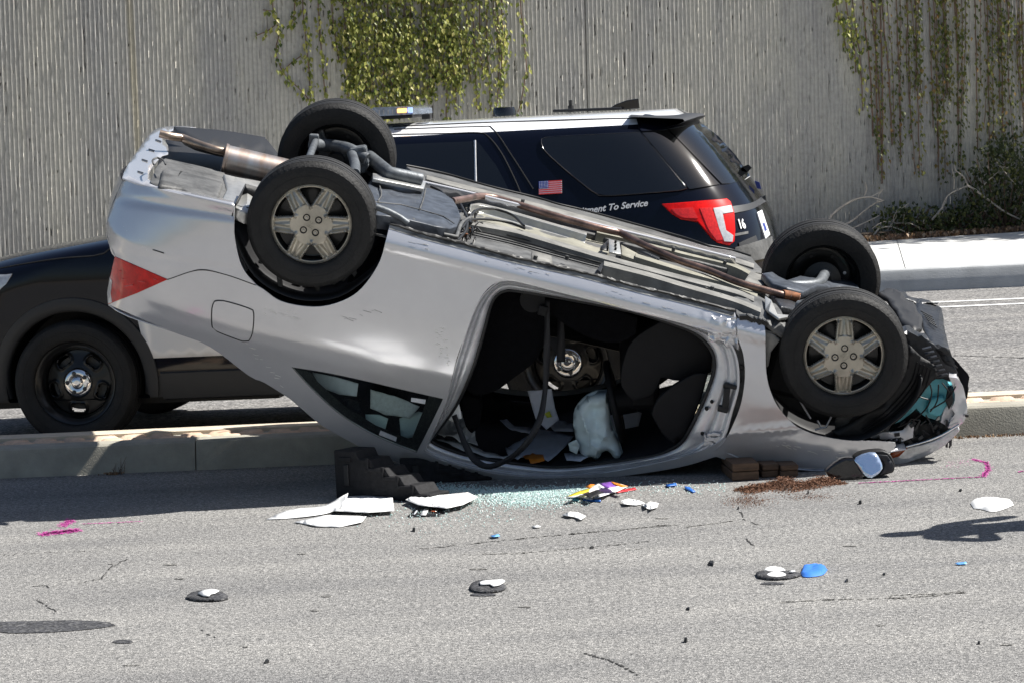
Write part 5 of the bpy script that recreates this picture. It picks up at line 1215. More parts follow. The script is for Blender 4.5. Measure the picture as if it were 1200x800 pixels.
# roof fittings
def at_roof(px, py, y=0.0):
    o, d = SV.ray(px, py); t = (y-o[1])/d[1]; return Vector(o+d*t)
p = at_roof(730, 127); mb = MB()
fin = [(-.10, 0), (.10, 0), (.04, .035), (-.03, .056), (-.095, .062)]; mb.prism([(x, z) for x, z in fin], Matrix.Translation((p.x, .012, p.z-.01)) @ Matrix.Rotation(PI/2, 4, 'X'), .024); mb.build('fin_antenna', M['blackg'], suv, smooth=0, bevel=.005)
p = at_roof(591, 134); mb = MB(); mb.lathe([(0, .0), (.072, 0), (.070, .03), (.062, .052), (0, .056)], 24, Matrix.Translation((p.x, 0, p.z-.012)) @ Matrix.Rotation(PI/2, 4, 'X') ); mb.build('dome_antenna', M['blackg'], suv, smooth=40, bevel=0)
p = at_roof(669, 128); mb = MB(); mb.tube([(p.x, 0, p.z-.02), (p.x, 0, p.z+.02)], .018, 12); mb.tube([(p.x, 0, p.z+.02), (p.x, 0, p.z+.052)], .011, 12); mb.build('whip_base', M['black'], suv, smooth=40)
mb = MB(); a_, b_ = at_roof(648, 130.5, .1), at_roof(728, 127.5, .1); mb.tube([a_, b_], .009, 6); mb.build('roof_strip', M['black'], suv, smooth=40)
# light bar across the roof
lb = at_roof(463, 131, .60); mb = MB(); zc = lb.z; xc = lb.x+.03
prof = [(-.15, -.022), (-.15, .008), (-.12, .026), (.10, .030), (.14, .012), (.15, -.022)]
mb.grid([[Vector((xc+x*(1 if abs(y) < .5 else .9), y, zc+z)) for x, z in prof] for y in (.0, .1, .5, .62)], wrap=True)
for s_ in (0, 1): pass
mb.add([(xc+x*.9, .62, zc+z) for x, z in prof], [tuple(range(6))]); mb.add([(xc+x*.9, .0, zc+z) for x, z in prof], [tuple(range(6))])
M['lensgrey'] = mat('lightbar_lens', (.36, .42, .52), .15, .2, var=.3, vscale=40, coat=1)
lbar = mb.build('light_bar', M['lensgrey'], suv, smooth=40)
mb = MB(); mb.box((xc, .31, zc-.032), (.26, .58, .022)); mb.build('light_bar_base', M['black'], lbar, smooth=0, bevel=.004)
for k in range(9): mb = MB(); mb.box((xc+.11-.026*k, .622, zc), (.006, .006, .026)); mb.build('lens_rib', M['clearlens'], lbar, smooth=0)
M['lit'] = mat('lit_orange_led', (1.0, .45, .12), .3, emit=2.2); M['litb'] = mat('lit_blue_led', (.25, .35, 1.0), .3, emit=1.2)
mb = MB(); mb.box((xc-.075, .625, zc+.003), (.055, .008, .022)); mb.build('lit_lamp', M['lit'], lbar, smooth=0, bevel=.003)
mb = MB(); mb.box((xc-.122, .62, zc+.003), (.028, .010, .03)); mb.build('lit_lamp', M['litb'], lbar, smooth=0, bevel=.003)
mb = MB(); mb.box((xc-.19, .45, zc-.04), (.05, .08, .03)); mb.build('bar_foot', M['black'], suv, smooth=0, bevel=.004)
# tail lamp
tlm = sp('tail_light', [(775, 239), (790, 238), (852, 232.5), (856.5, 236), (861, 249), (862, 270), (861, 283), (855, 288), (842, 285), (834, 279), (824, 267), (818, 260), (798, 257), (787, 250.5)], M['redlens'], d=-.014, t=.02, step=5, sm=False, bevel=.004)
sp('lit_lens', [(787, 245), (812, 243), (818, 256), (800, 255), (790, 249)], M['redlens2'], d=-.018, t=.004, step=6, par=tlm)
sp('lit_lens', [(820, 244), (834, 243), (848, 281), (840, 282), (830, 268)], M['redlens2'], d=-.018, t=.004, step=6, par=tlm)
sp('clear_lens', [(836, 244), (857, 240.5), (859.5, 248.5), (847, 250.5), (851, 270), (859.5, 276), (858.5, 283.5), (849, 283), (843, 268)], M['clearlens'], d=-.019, t=.004, step=5, sm=False, par=tlm)
# tailgate: belt trim, plate, badge, wiper, bumper
sp('tailgate_trim', [(858, 242), (880, 238), (897, 229), (898, 236), (882, 245), (860, 250)], M['clad'], d=-.012, t=.015, step=5)
wp = sp('wiper_pivot', [(870, 196), (877, 193), (881, 197), (876, 202)], M['black'], d=-.03, t=.03, step=4)
sp('badge', [(884, 212), (890, 214), (892, 222), (887, 221)], M['blue'], d=-.008, t=.01, step=4)
plate = sp('number_plate', [(887.5, 249), (893, 246), (902.5, 275), (897.5, 280)], M['white'], d=-.035, t=.012, step=6, sm=False)
sp('plate_bar', [(893.5, 262), (896, 261), (899, 270), (896.5, 271)], M['blue'], d=-.038, t=.002, step=4, par=plate, sm=False)
sp('rear_bumper', [(884, 284), (905, 277), (908, 300), (880, 306), (860, 300), (862, 290)], M['undergrey'], d=-.03, t=.03, step=7)
sp('plate_recess', [(866, 285), (886, 276), (888, 282), (880, 292), (868, 296)], M['clad'], d=-.012, t=.008, step=6)
# wheels
def suv_wheel(x, sg):
    w = bpy.data.objects.new('wheel', None); COL.objects.link(w); w.parent = suv; w.matrix_local = Matrix.Translation((x, sg*.875, .3635)) @ (Matrix.Identity(4) if sg > 0 else Matrix.Rotation(PI, 4, 'Z')) @ Matrix.Rotation(.25 if x > 0 else .9, 4, 'Y')
    tyre_mb(.3635, .24, .238, 96).build('tyre', M['rubber'], w, smooth=40)
    mb = MB(); mb.lathe([(.24, -.10), (.236, -.11), (.225, -.10), (.20, -.03), (.195, .04), (.205, .07), (.212, .085), (.222, .092), (.228, .102), (.238, .106), (.243, .10)], 64); mb.build('rim', M['steel'], w, smooth=40)
    NT, NR = 180, 22; rows = []
    for i in range(NR+1):
        r = .04+(.202-.04)*i/NR; row = []
        for j in range(NT):
            a = 2*PI*j/NT; best = -9
            for h in [k*2*PI/5 for k in range(5)]:
                da = (a-h+PI) % (2*PI)-PI; ex, ey = da*r/.040, (r-.150)/.026; best = max(best, 1-(abs(ex)**2.6+abs(ey)**2.6)**(1/2.6))
            y = .030+.018*math.cos(min(1, (r-.04)/.16)*PI) + .010*math.exp(-((best+.22)/.18)**2) - (.02 if r > .19 else 0)
            row.append((Vector((r*math.cos(a), y, r*math.sin(a))), best))
        rows.append(row)
    F = []
    for i in range(NR):
        for j in range(NT):
            j2 = (j+1) % NT
            if (rows[i][j][1]+rows[i+1][j2][1])/2 > 0: continue
            F.append((i*NT+j, i*NT+j2, (i+1)*NT+j2, (i+1)*NT+j))
    mb = MB(); mb.add([p for r in rows for p, b__ in r], F); o = mb.build('wheel_face', M['steel'], w, smooth=50, fix=False); fix_dir(o, (0, 1, 0)); s_ = o.modifiers.new('s', 'SOLIDIFY'); s_.thickness = .004; s_.offset = -1
    mb = MB(); mb.lathe([(0, .068), (.015, .069), (.03, .066), (.036, .058), (.05, .062), (.066, .062), (.076, .056), (.086, .048), (.088, .04)], 48); cap = mb.build('wheel_cap', M['chrome'], w, smooth=60)
    for k in range(5):
        a = k*2*PI/5+.3; mb = MB(); mb.lathe([(0, .074), (.007, .073), (.010, .066), (.013, .064)], 12, Matrix.Translation((.057*math.cos(a), 0, .057*math.sin(a)))); mb.build('lug_nut', M['undergrey'], cap, smooth=30)
    mb = MB(); mb.lathe([(0, -.02), (.16, -.02), (.16, -.05), (0, -.05)], 32); mb.build('brake_disc', M['undergrey'], w, smooth=40)
for x in (1.4325, -1.4325):
    for sg in (1, -1): suv_wheel(x, sg)
# arches: inner wells and cladding
for x in (1.4325, -1.4325):
    for sg in (1, -1):
        A = [math.radians(-12+204*i/36) for i in range(37)]; mb = MB()
        mb.grid([[Vector((x+r*math.cos(a), sg*y, .37+r*math.sin(a))) for a in A] for r, y in ((.485, None), (.415, None)) for y in [0] ]) if False else None
        rows = []
        for r, dy in ((.49, .002), (.487, .014), (.455, .018), (.42, .014), (.408, .0), (.408, -.05)):
            rows.append([Vector((x+r*math.cos(a), sg*(Ys(x+r*math.cos(a), max(.28, .37+r*math.sin(a)))+dy), .37+r*math.sin(a))) for a in A])
        mb.grid(rows); mb.build('arch_cladding', M['clad'], suv, smooth=50)
        mb = MB(); mb.grid([[Vector((x+r*math.cos(a), sg*y, .37+r*math.sin(a))) for a in A] for r, y in ((.42, .95), (.42, .62), (.01, .60))]); mb.build('wheel_well', M['black'], suv, smooth=50)
for sg in (1, -1):
    mb = MB(); rows = []
    for z, d in ((.24, -.03), (.25, .008), (.33, .014), (.40, .012), (.41, 0)): rows.append([Vector((x, sg*(Ys(x, z)+d), z)) for x in np.linspace(-.93, .93, 20)])
    mb.grid(rows); mb.build('rocker_cladding', M['clad'], suv, smooth=50)
mb = MB(); mb.box((0, 0, .33), (4.2, 1.3, .16)); mb.box((1.25, 0, .31), (1.9, 1.36, .21)); mb.box((.2, 0, .28), (1.6, 1.0, .08)); mb.build('chassis', M['black'], suv, smooth=0)
# headlamp end and bonnet shut line
sp('headlight', [(-6, 322), (6, 322), (14, 321), (7, 333), (-6, 345)], M['clearlens'], d=-.006, t=.01, step=6, sm=False)
mb = MB(); P = dense([(-8, 316), (30, 309), (70, 303), (110, 300), (122, 297), (132, 289)], 7, closed=False); mb.tube([SS(-.001)(p.x, p.y) for p in P], .004, 5); mb.build('bonnet_gap', M['wire'], suv, smooth=60)
# lettering and flag
def on_side(px, py, d=-.007):
    p = SS(d)(px, py); px2 = SS(d)(px+6, py-.36); py2 = SS(d)(px, py-6); u = (px2-p).normalized(); v = (py2-p); v = (v-u*v.dot(u)).normalized(); n = u.cross(v)
    m4 = Matrix.Identity(4)
    for i in range(3): m4[i][0] = u[i]; m4[i][1] = v[i]; m4[i][2] = n[i]; m4[i][3] = p[i]
    return m4
text_obj('lettering', 'Commitment To Service', .052, M['white'], suv, on_side(651, 254.5) @ Matrix.Rotation(math.radians(3.6), 4, 'Z'), shear=.35, off=.0011)
text_obj('lettering', '16', .078, M['white'], suv, on_side(866.5, 268, -.012) @ Matrix.Diagonal((.72, 1, 1, 1)), off=.0022)
sp('model_badge', [(861, 274), (877, 271), (877, 274), (861, 277)], M['undergrey'], d=-.006, t=.004, step=6, sm=False)
fb = on_side(631.5, 228.5, -.006); FWd, FHt = .132, .080
flag = empty('flag_decal'); flag.parent = suv; flag.matrix_world = Matrix.Identity(4); flag.matrix_local = fb
def frect(x0, y0, x1, y1, z, m_, name='stripe'):
    mb = MB(); mb.box(((x0+x1)/2, (y0+y1)/2, z), (x1-x0, y1-y0, .001)); return mb.build(name, m_, flag, smooth=0)
frect(0, 0, FWd, FHt, 0, M['white'], 'flag_field')
for k in range(7): frect(0, FHt/13*(2*k), FWd, FHt/13*(2*k+1), .0012, M['red'])
frect(0, FHt*6/13, FWd*.42, FHt, .0024, M['blue'], 'canton')
mb = MB()
for r in range(5):
    for c in range(6): mb.box((.006+c*.0088, FHt*6/13+.006+r*.0082, .0034), (.0028, .0028, .001))
o = mb.build('stars', M['white'], flag, smooth=0); o['kind'] = 'stuff'
# ------------------------------------------------------------ things lying on the road
def recenter(o, base=True):
    me = o.data; n = len(me.vertices); c = sum((v.co for v in me.vertices), Vector())/n
    if base: c.z = min(v.co.z for v in me.vertices)
    me.transform(Matrix.Translation(-c)); o.location = c; return o
def gsheet(name, px, m_, label, cat, lift=.004, wav=.012, fr=6, thick=.0012, step=4, group=None, seed=0, sm=False, curl=None):
    def b_(v, p):
        z = lift+abs(noise.noise(Vector((v.x*fr, v.y*fr, seed))))*wav
        if curl: z += curl(p)
        return Vector((v.x, v.y, 0))+Vector((0, -z*0, z))
    # the outline is read off the road; lifted parts are pulled back along their own ray
    def hit(x, y):
        v = WORLD.zplane(0)(x, y)
        z = lift+abs(noise.noise(Vector((v.x*fr, v.y*fr, seed))))*wav+(curl(Vector((x, y))) if curl else 0)
        return WORLD.zplane(z)(x, y)
    o = panel(name, px, hit, m_, None, thick=thick, step=step, want=(0, 0, 1), sm=sm, smooth=30)
    recenter(o); return tag(o, label, cat, group)
gsheet('paper_sheet', [(312, 608), (338, 597), (378, 592), (398, 582), (408, 577), (403, 590), (386, 600), (346, 606)], M['paper'], 'long white sheet with its right end curled up, leftmost of the papers on the road', 'paper', curl=lambda p: .05*max(0, (p.x-380)/28)**2, seed=1, sm=True)
gsheet('paper_sheet', [(391, 598), (404, 581), (430, 580), (460, 582), (462, 598), (430, 600)], M['paper'], 'squarish white sheet lying flat at the foot of the black step chock', 'paper', seed=2, curl=lambda p: .015)
gsheet('paper_sheet', [(345, 611), (380, 603), (430, 604), (424, 611), (398, 617), (372, 616)], M['paper'], 'low white sheet nearest the camera, in front of the other papers', 'paper', seed=3)
gsheet('paper_sheet', [(475, 585), (482, 581), (520, 579), (548, 576), (560, 582), (542, 591), (523, 595), (490, 591)], M['paper'], 'white sheet overlapping the printed leaflet, next to the green glass', 'paper', seed=4, lift=.012, curl=lambda p: .012)
lf = gsheet('leaflet', [(477, 605), (488, 594), (526, 594.5), (516, 604)], M['black'], 'black printed leaflet sticking out from under the right-hand white sheet', 'leaflet', seed=5, lift=.003, wav=.002)
def on_leaf(px, m_, nm):
    o = panel(nm, px, WORLD.zplane(.009), m_, None, thick=.0006, step=4, want=(0, 0, 1), sm=False); recenter(o); o.location -= lf.location; o.parent = lf
on_leaf([(492, 603), (497, 595.5), (503, 595.5), (499, 603)], M['paper'], 'print_panel'); on_leaf([(504, 599), (507, 595.5), (514, 595.5), (511, 599)], M['amber'], 'print_panel'); on_leaf([(484, 602), (488, 597), (490, 597), (486, 602)], M['paperb'], 'print_panel')
C_ = {k: mat('print_'+k, c, .45) for k, c in dict(yellow=(.60, .50, .04), orange=(.70, .22, .02), purple=(.22, .08, .40), red=(.55, .02, .03), blue=(.02, .13, .48), sky=(.16, .42, .85), cyan=(.05, .35, .5)).items()}
mg = gsheet('magazine', [(664, 582), (674, 577), (690, 571), (700, 565), (718, 563.5), (736, 569), (724, 575), (708, 580), (692, 585), (680, 582)], M['paper'], 'crumpled colourful magazine page on the road below the door opening', 'magazine', seed=8, wav=.03, lift=.01)
def on_mag(px, k, z=.045):
    o = panel('print_patch', px, WORLD.zplane(z), C_[k] if k in C_ else M[k], None, thick=.001, step=4, want=(0, 0, 1), sm=True); recenter(o); o.location -= mg.location; o.parent = mg
on_mag([(664, 581), (678, 575), (692, 571), (690, 575), (674, 580)], 'yellow', .04); on_mag([(686, 570), (692, 566.5), (697, 567), (693, 571)], 'orange'); on_mag([(702, 566), (716, 564), (727, 568), (712, 571)], 'purple'); on_mag([(716, 563.6), (736, 569), (730, 570.5), (720, 567)], 'orange', .048)
on_mag([(684, 579), (700, 573), (706, 577), (692, 583)], 'black', .035)
gsheet('wrapper', [(716, 575), (744, 570.5), (746, 573), (722, 577)], C_['red'], 'narrow red wrapper strip at the right end of the magazine', 'wrapper', seed=9)
gsheet('pen', [(683, 582.5), (704, 584), (704, 586.5), (683, 585)], C_['blue'], 'blue pen cap lying in front of the magazine', 'pen', lift=.008, wav=0, thick=.006)
gsheet('scrap', [(671, 582.5), (678, 582), (678, 586), (672, 586)], C_['cyan'], 'tiny teal scrap at the left tip of the magazine', 'scrap', lift=.006)
gsheet('scrap_paper', [(727, 586), (737, 583.5), (750, 586), (756, 589), (745, 591.5), (731, 590)], M['paper'], 'torn white scrap with red print, left of a pair right of the magazine', 'paper', seed=12, wav=.03)
gsheet('scrap_paper', [(752, 591), (762, 587), (772, 589), (770, 594), (762, 596.5), (756, 594)], M['paper'], 'torn white scrap folded over, right of a pair right of the magazine', 'paper', seed=13, wav=.03)
o = gsheet('scrap_paper', [(658, 603), (668, 598.5), (678, 600), (687, 604), (681, 608.5), (672, 605)], M['paper'], 'small crumpled white tissue alone below the magazine', 'tissue', seed=14, wav=.05)
gsheet('scrap', [(574, 627), (584, 625), (586, 627.5), (578, 628.5)], C_['sky'], 'tiny pale blue scrap alone on the bare road left of centre', 'scrap')
gsheet('scrap', [(1119, 659), (1132, 657.5), (1133, 660), (1122, 661)], C_['sky'], 'tiny pale blue sliver alone on the road at the far right', 'scrap')
gsheet('scrap', [(623, 616), (630, 614.5), (634, 616.5), (627, 617.5)], M['paper'], 'tiny white fleck on the road just below the broken glass', 'scrap')
for (px, lb) in (([(780, 567), (792, 565), (793, 567.5), (782, 569)], 'blue plastic sliver under the car roof, left of two'), ([(802, 569), (808, 570), (815, 575), (812, 576), (803, 571.5)], 'blue plastic sliver under the car roof, right of two')): gsheet('sliver', px, C_['blue'], lb, 'plastic sliver', thick=.004, lift=.006)
# white cloth, blue glove, white pads: soft lumps
def lump(name, px, h, m_, label, cat, seed=0, fr=30, step=1.6, bumpa=.3):
    P = [G(p.x, p.y) for p in dense(px, 2)]; c = sum(P, Vector())/len(P); rows = []; NR = 9
    for k in range(NR):
        r = 1-k/NR*.97; hh = h*(1-r**3)**.5; rows.append([Vector((c.x+(p.x-c.x)*r, c.y+(p.y-c.y)*r, .003+hh*(1-bumpa+bumpa*2*abs(noise.noise(Vector(((c.x+(p.x-c.x)*r)*fr*.5, (c.y+(p.y-c.y)*r)*fr*.5, seed))))))) for p in P])
    mb = MB(); mb.grid(rows, wrap=True); mb.add(rows[-1], [tuple(range(len(P)))]); o = mb.build(name, m_, None, smooth=80, fix=False); fix_dir(o, (0, 0, 1)); recenter(o); return tag(o, label, cat)
lump('cloth', [(1137, 590), (1142, 586), (1155, 584.5), (1170, 585), (1186, 588), (1188, 592), (1176, 597), (1163, 600), (1150, 597), (1141, 596)], .022, M['paper'], 'folded white cloth on the road at the far right', 'cloth', 3)
lump('glove', [(938, 673), (941, 665), (948, 662.5), (963, 663), (970, 668), (964, 674), (950, 676.5), (941, 676)], .022, mat('glove_blue', (.05, .20, .66), .4), 'crumpled bright blue disposable glove on the road', 'glove', 5, bumpa=.5)
for k, (x, y, wd) in enumerate(((908, 669, 13), (910, 675, 13))):
    px = [(x+wd*math.cos(a), y+3.3*math.sin(a)) for a in [2*PI*i/16 for i in range(16)]]
    lump('white_pad', px, .012, M['paper'], ['broken white disc half under another one beside the blue glove', 'broken white disc in front, nearest the camera, beside the blue glove'][k], 'marker disc', k)
def marker(label, black, white):
    r = panel('road_marker', black, WORLD.zplane(.009), M['stain_shadow'], None, thick=.008, step=4, want=(0, 0, 1)); recenter(r); tag(r, label, 'road marker')
    o = panel('broken_cap', white, WORLD.zplane(.017), M['paper'], None, thick=.004, step=4, want=(0, 0, 1), sm=False); recenter(o); o.location -= r.location; o.parent = r
def ell(x, y, a, b_, n=20, s=0): return [(x+a*math.cos(t)*(1+.07*math.sin(5*t+s)), y+b_*math.sin(t)*(1+.1*math.sin(3*t+s))) for t in [2*PI*i/n for i in range(n)]]
marker('black road marker base with a white chip, leftmost in the foreground', ell(243, 697, 24, 6), [(232, 694), (238, 690.5), (249, 689.5), (257, 691), (252, 694), (247, 695), (245, 697.5), (238, 697)])
marker('black road marker base with a white chip at lower centre', ell(571, 686, 21, 7, s=1), [(562, 681), (566, 679.5), (588, 678), (592, 680), (586, 684), (578, 686), (574, 683.5), (563, 684)])
marker('dark smeared road marker base under the two white discs', ell(911, 672, 26, 5, s=2), [(925, 668.5), (929, 667), (932, 668), (928, 669.5)])
# small black fragments
rnd = random.Random(31)
for x, y, s_ in ((833, 661, 7), (992, 681, 3), (806, 714, 3), (803, 752, 3), (693, 642, 3), (485, 622, 2.5), (1036, 673, 3), (1147, 754, 3), (947, 578, 2), (1008, 590, 2.5), (1125, 575, 3), (312, 776, 4), (865, 596, 2)):
    mb = MB(); P = [G(x+s_*math.cos(t)*rnd.uniform(.5, 1), y+s_*.45*math.sin(t)*rnd.uniform(.6, 1)) for t in [2*PI*i/6 for i in range(6)]]; h = rnd.uniform(.006, .016)
    mb.add([p+Vector((0, 0, .001)) for p in P]+[p.lerp(P[0], .25)+Vector((0, 0, h)) for p in P], [tuple(range(5, -1, -1)), tuple(range(6, 12))]+[(i, (i+1) % 6, 6+(i+1) % 6, 6+i) for i in range(6)])
    lb = {(833, 661): 'largest black plastic fragment, alone on the road left of the white discs', (992, 681): 'small black fragment just right of the blue glove', (485, 622): 'small black fragment below the printed leaflet', (693, 642): 'small black fragment on the road below the crumpled tissue', (1147, 754): 'small black fragment lowest at the right of the road', (312, 776): 'small black fragment at the bottom left of the road', (1008, 590): 'tiny black fragment just below the broken-off mirror', (865, 596): 'tiny black fragment beside the brown granules', (1036, 673): 'tiny black fragment right of the blue glove, farther off', (947, 578): 'tiny black fragment at the edge of the brown granules', (1125, 575): 'tiny black fragment beside the white cloth', (806, 714): 'small black fragment below the blue glove, upper of two', (803, 752): 'small black fragment below the blue glove, lower of two'}[(x, y)]
    o = mb.build('black_fragment', M['wire'], smooth=0); recenter(o); tag(o, lb, 'fragment', 'small black fragments scattered on the road')
# broken glass
M['shard'] = leaf_mat('glass_crumbs', (.42, .62, .59), (.70, .85, .82), (.97, 1, .99), .25)
mb = MB(); rnd = random.Random(40)
def crumb(x, y):
    p = G(x, y)+Vector((0, 0, .003)); s_ = rnd.uniform(.002, .0052)
    a = rnd.uniform(0, 2*PI); n_ = Vector((rnd.uniform(-.7, .7), rnd.uniform(-.7, .7), 1)).normalized(); u = n_.orthogonal().normalized(); u = Matrix.Rotation(a, 3, n_) @ u; w = n_.cross(u)
    mb.add([p+u*s_, p+w*s_*.8, p-u*s_*.8, p-w*s_, p+n_*s_*1.2], [(0, 1, 4), (1, 2, 4), (2, 3, 4), (3, 0, 4)])
for k in range(5200):
    t = rnd.random(); x = 505+(690-505)*t**.9; yc = 573+4*math.sin(t*3); crumb(x, yc+rnd.gauss(0, 3.2)+(rnd.random() < .25)*rnd.uniform(0, 14))
for k in range(1500): crumb(rnd.gauss(615, 30), rnd.gauss(586, 5))
for k in range(420): crumb(rnd.gauss(520, 45), rnd.gauss(600, 9))
for k in range(300): crumb(rnd.uniform(690, 850), rnd.gauss(572, 4))
o = mb.build('broken_glass', M['shard'], smooth=0, fix=False); tag(o, 'spill of pale green safety glass crumbs along the car roof', 'broken glass', kind='stuff')
# brown absorbent
mb = MB(); rnd = random.Random(41)
def grain(x, y, z, s_):
    p = G(x, y)+Vector((0, 0, z)); P = [p+Vector((rnd.uniform(-1, 1), rnd.uniform(-1, 1), rnd.uniform(-.3, 1))).normalized()*s_ for _ in range(4)]
    mb.add(P, [(0, 1, 2), (0, 2, 3), (0, 3, 1), (1, 3, 2)])
for k in range(9000):
    t = rnd.random(); x = 866+t*120; yc = 574-8*t; d = rnd.gauss(0, 1); e_ = math.sin(PI*min(1, max(0, t+rnd.gauss(0, .05))))**.6*(.55+.45*math.sin(t*9+.6)**2); x += rnd.gauss(0, 4); y = yc+d*3.4*e_+1.5*math.sin(t*13); h = .05*math.exp(-d*d)*e_; grain(x, y, rnd.uniform(0, h), rnd.uniform(.003, .007))
for k in range(1200): grain(rnd.gauss(875, 14), rnd.gauss(587, 4), .002, .003)
for k in range(500): grain(rnd.gauss(950, 18), rnd.gauss(582, 2.5), .002, .003)
tag(mb.build('absorbent', M['sorb'], smooth=0, fix=False), 'reddish brown absorbent granules poured in front of the wood blocks', 'absorbent', kind='stuff')
# step chock under the roof rail
def chock(p0, ang, L_, H_, wd, label, n=5):
    r = empty('step_chock', loc=tuple(p0), rz=ang); tag(r, label, 'step chock'); prof = [(0, 0), (L_, 0), (L_, H_*.16)]
    for k in range(n): x0 = L_-(L_-.13)*(k+1)/n; z0 = H_*(.16+.84*(k+1)/n); prof += [(x0+.028, prof[-1][1]), (x0, z0)] if k < n-1 else [(x0+.02, prof[-1][1]), (x0, H_)]
    prof += [(0, H_)]; mb = MB(); mb.prism(prof, Matrix.Rotation(PI/2, 4, 'X'), -wd); mb.build('chock_body', M['crib'], r, smooth=0, bevel=.006)
    mb = MB(); mb.box((.075, -.004, H_*.5), (.028, .012, H_*.42)); mb.build('side_slot', M['black'], r, smooth=0, bevel=.003)
    mb = MB(); mb.box((.07, -.003, H_*.82), (.07, .01, .02)); mb.build('moulded_rib', M['crib'], r, smooth=0, bevel=.003)
    for k in range(n-1):
        x0 = L_-(L_-.13)*(k+1)/n; z0 = H_*(.16+.84*(k+1)/n); mb = MB(); mb.box((x0+.03, -.004, z0-.05), (.10, .010, .016), Matrix.Rotation(.0, 3, 'Y')); mb.box((x0-.012, -.004, z0-.025), (.016, .010, .06)); mb.build('moulded_rib', M['crib'], r, smooth=0, bevel=.002)
p0 = G(394, 584); p1_ = G(470, 587); chock(p0, math.atan2(p1_.y-p0.y, p1_.x-p0.x), .56, .235, .16, 'black plastic step chock propping the car roof behind the papers')
p0 = G(470, 568); chock(p0, .05, .45, .13, .16, 'second black step chock lying dark under the car roof')
# timber blocks
for k, (x0, x1, y0, y1, lb) in enumerate(((859, 891, 541, 565.5, 'rough timber block end-on, left and nearest of three under the wing'), (894, 914, 543, 561.5, 'rough timber block end-on, middle of three under the wing'), (916, 937, 544, 561, 'rough timber block end-on, right-hand of three under the wing'))):
    a_ = G(x0, y1); b_ = G(x1, y1-.06*(x1-x0)); w_ = (b_-a_).length; h = (y1-y0)*a_.length/FPX*.86; ang = math.atan2(b_.y-a_.y, b_.x-a_.x)
    a_ = a_+Vector((0, .06, 0)); r = empty('timber_block', loc=tuple(a_), rz=ang); tag(r, lb, 'timber block')
    mb = MB(); mb.box((w_/2, .2, h*.27), (w_, .4, h*.5)); mb.build('timber', M['wood'], r, smooth=0, bevel=.006); mb = MB(); mb.box((w_/2+.003, .2, h*.775), (w_*.98, .41, h*.45)); mb.build('timber', M['wood'], r, smooth=0, bevel=.006)
# broken-off door mirror
Ym = G(1005, 562).y; WY_ = WORLD.yplane
mr = empty('door_mirror', loc=tuple(G(1005, 562))); tag(mr, 'broken-off black door mirror lying face out in front of the car nose', 'door mirror')
def mpart(nm, px, Y, m_, t, bevel=0, bmp=None, sm=True):
    o = panel(nm, px, WORLD.yplane(Y), m_, None, thick=t, step=5, want=(0, -1, 0), sm=sm, bump=bmp); o.data.transform(Matrix.Translation(-Vector(mr.location))); o.parent = mr
    if bevel: bv = o.modifiers.new('b', 'BEVEL'); bv.width = bevel; bv.segments = 3; bv.limit_method = 'ANGLE'; bv.angle_limit = math.radians(50)
    return o
mpart('mirror_arm', [(967, 552), (976, 544), (990, 537), (1003, 537), (1010, 548), (1012, 561), (990, 563), (972, 560)], Ym+.01, M['blackg'], .09, .012, crY(.0) if False else None)
mpart('mirror_housing', [(1001, 535), (1012, 529.5), (1034, 527.5), (1044, 533), (1049, 545), (1047, 553), (1034, 557), (1018, 561), (1008, 553)], Ym+.035, M['black'], .10, .02)
mpart('mirror_rim', [(1028, 532), (1040, 533), (1047.5, 545), (1046, 552), (1034, 555), (1030, 557), (1035, 550), (1036, 541)], Ym+.02, M['plastic'], .012, .003)
M['mirror'] = mat('mirror_glass', (.62, .76, .95), .08, .85)
def tilt(v, p): return v+Vector((0, .35*(v.z-.08), 0))
mpart('mirror_glass', [(1001.5, 539), (1003, 535.5), (1010, 532), (1020, 529.5), (1026, 530), (1029.5, 534), (1033.5, 543), (1034, 548), (1030, 553), (1021, 558.5), (1016, 558), (1010, 552)], Ym-.02, M['mirror'], .004, 0, tilt)
# pink marking paint
rnd = random.Random(50)
def spray(label, runs):
    mb = MB()
    for (x0, y0), (x1, y1), n, s_, w_ in runs:
        for k in range(n):
            t = rnd.random(); p = G(x0+(x1-x0)*t+rnd.gauss(0, s_), y0+(y1-y0)*t+rnd.gauss(0, s_*.35)); p.z = .003; a = rnd.uniform(0, PI); q = rnd.uniform(.4, 1)*w_
            u = Vector((math.cos(a), math.sin(a), 0))*q; v = Vector((-math.sin(a), math.cos(a), 0))*q*.6; mb.add([p+u, p+v, p-u, p-v], [(0, 1, 2, 3)])
    o = mb.build('paint_mark', M['pink'], smooth=0, fix=False); fix_dir(o, (0, 0, 1)); tag(o, label, 'paint mark')
spray('pink sprayed line ending in a hook to the right of the mirror', [((1007, 566), (1156, 558.5), 620, .5, .007), ((1152, 558), (1159, 550), 260, 1.6, .008), ((1159, 550), (1156, 542), 240, 1.4, .008), ((1156, 542), (1140, 538), 240, 1.2, .007), ((1135, 540), (1110, 546), 60, 6, .005)])
spray('pink sprayed smudge with a thin tail at the left edge', [((48, 626), (92, 621), 700, 3.0, .010), ((72, 616), (84, 610), 260, 3, .008), ((95, 614), (166, 611), 260, .6, .005), ((76, 618), (80, 607), 120, 1.4, .006)])
spray('tiny pink dash at the far right edge of the road', [((1193, 553), (1200, 552), 60, .6, .006)])
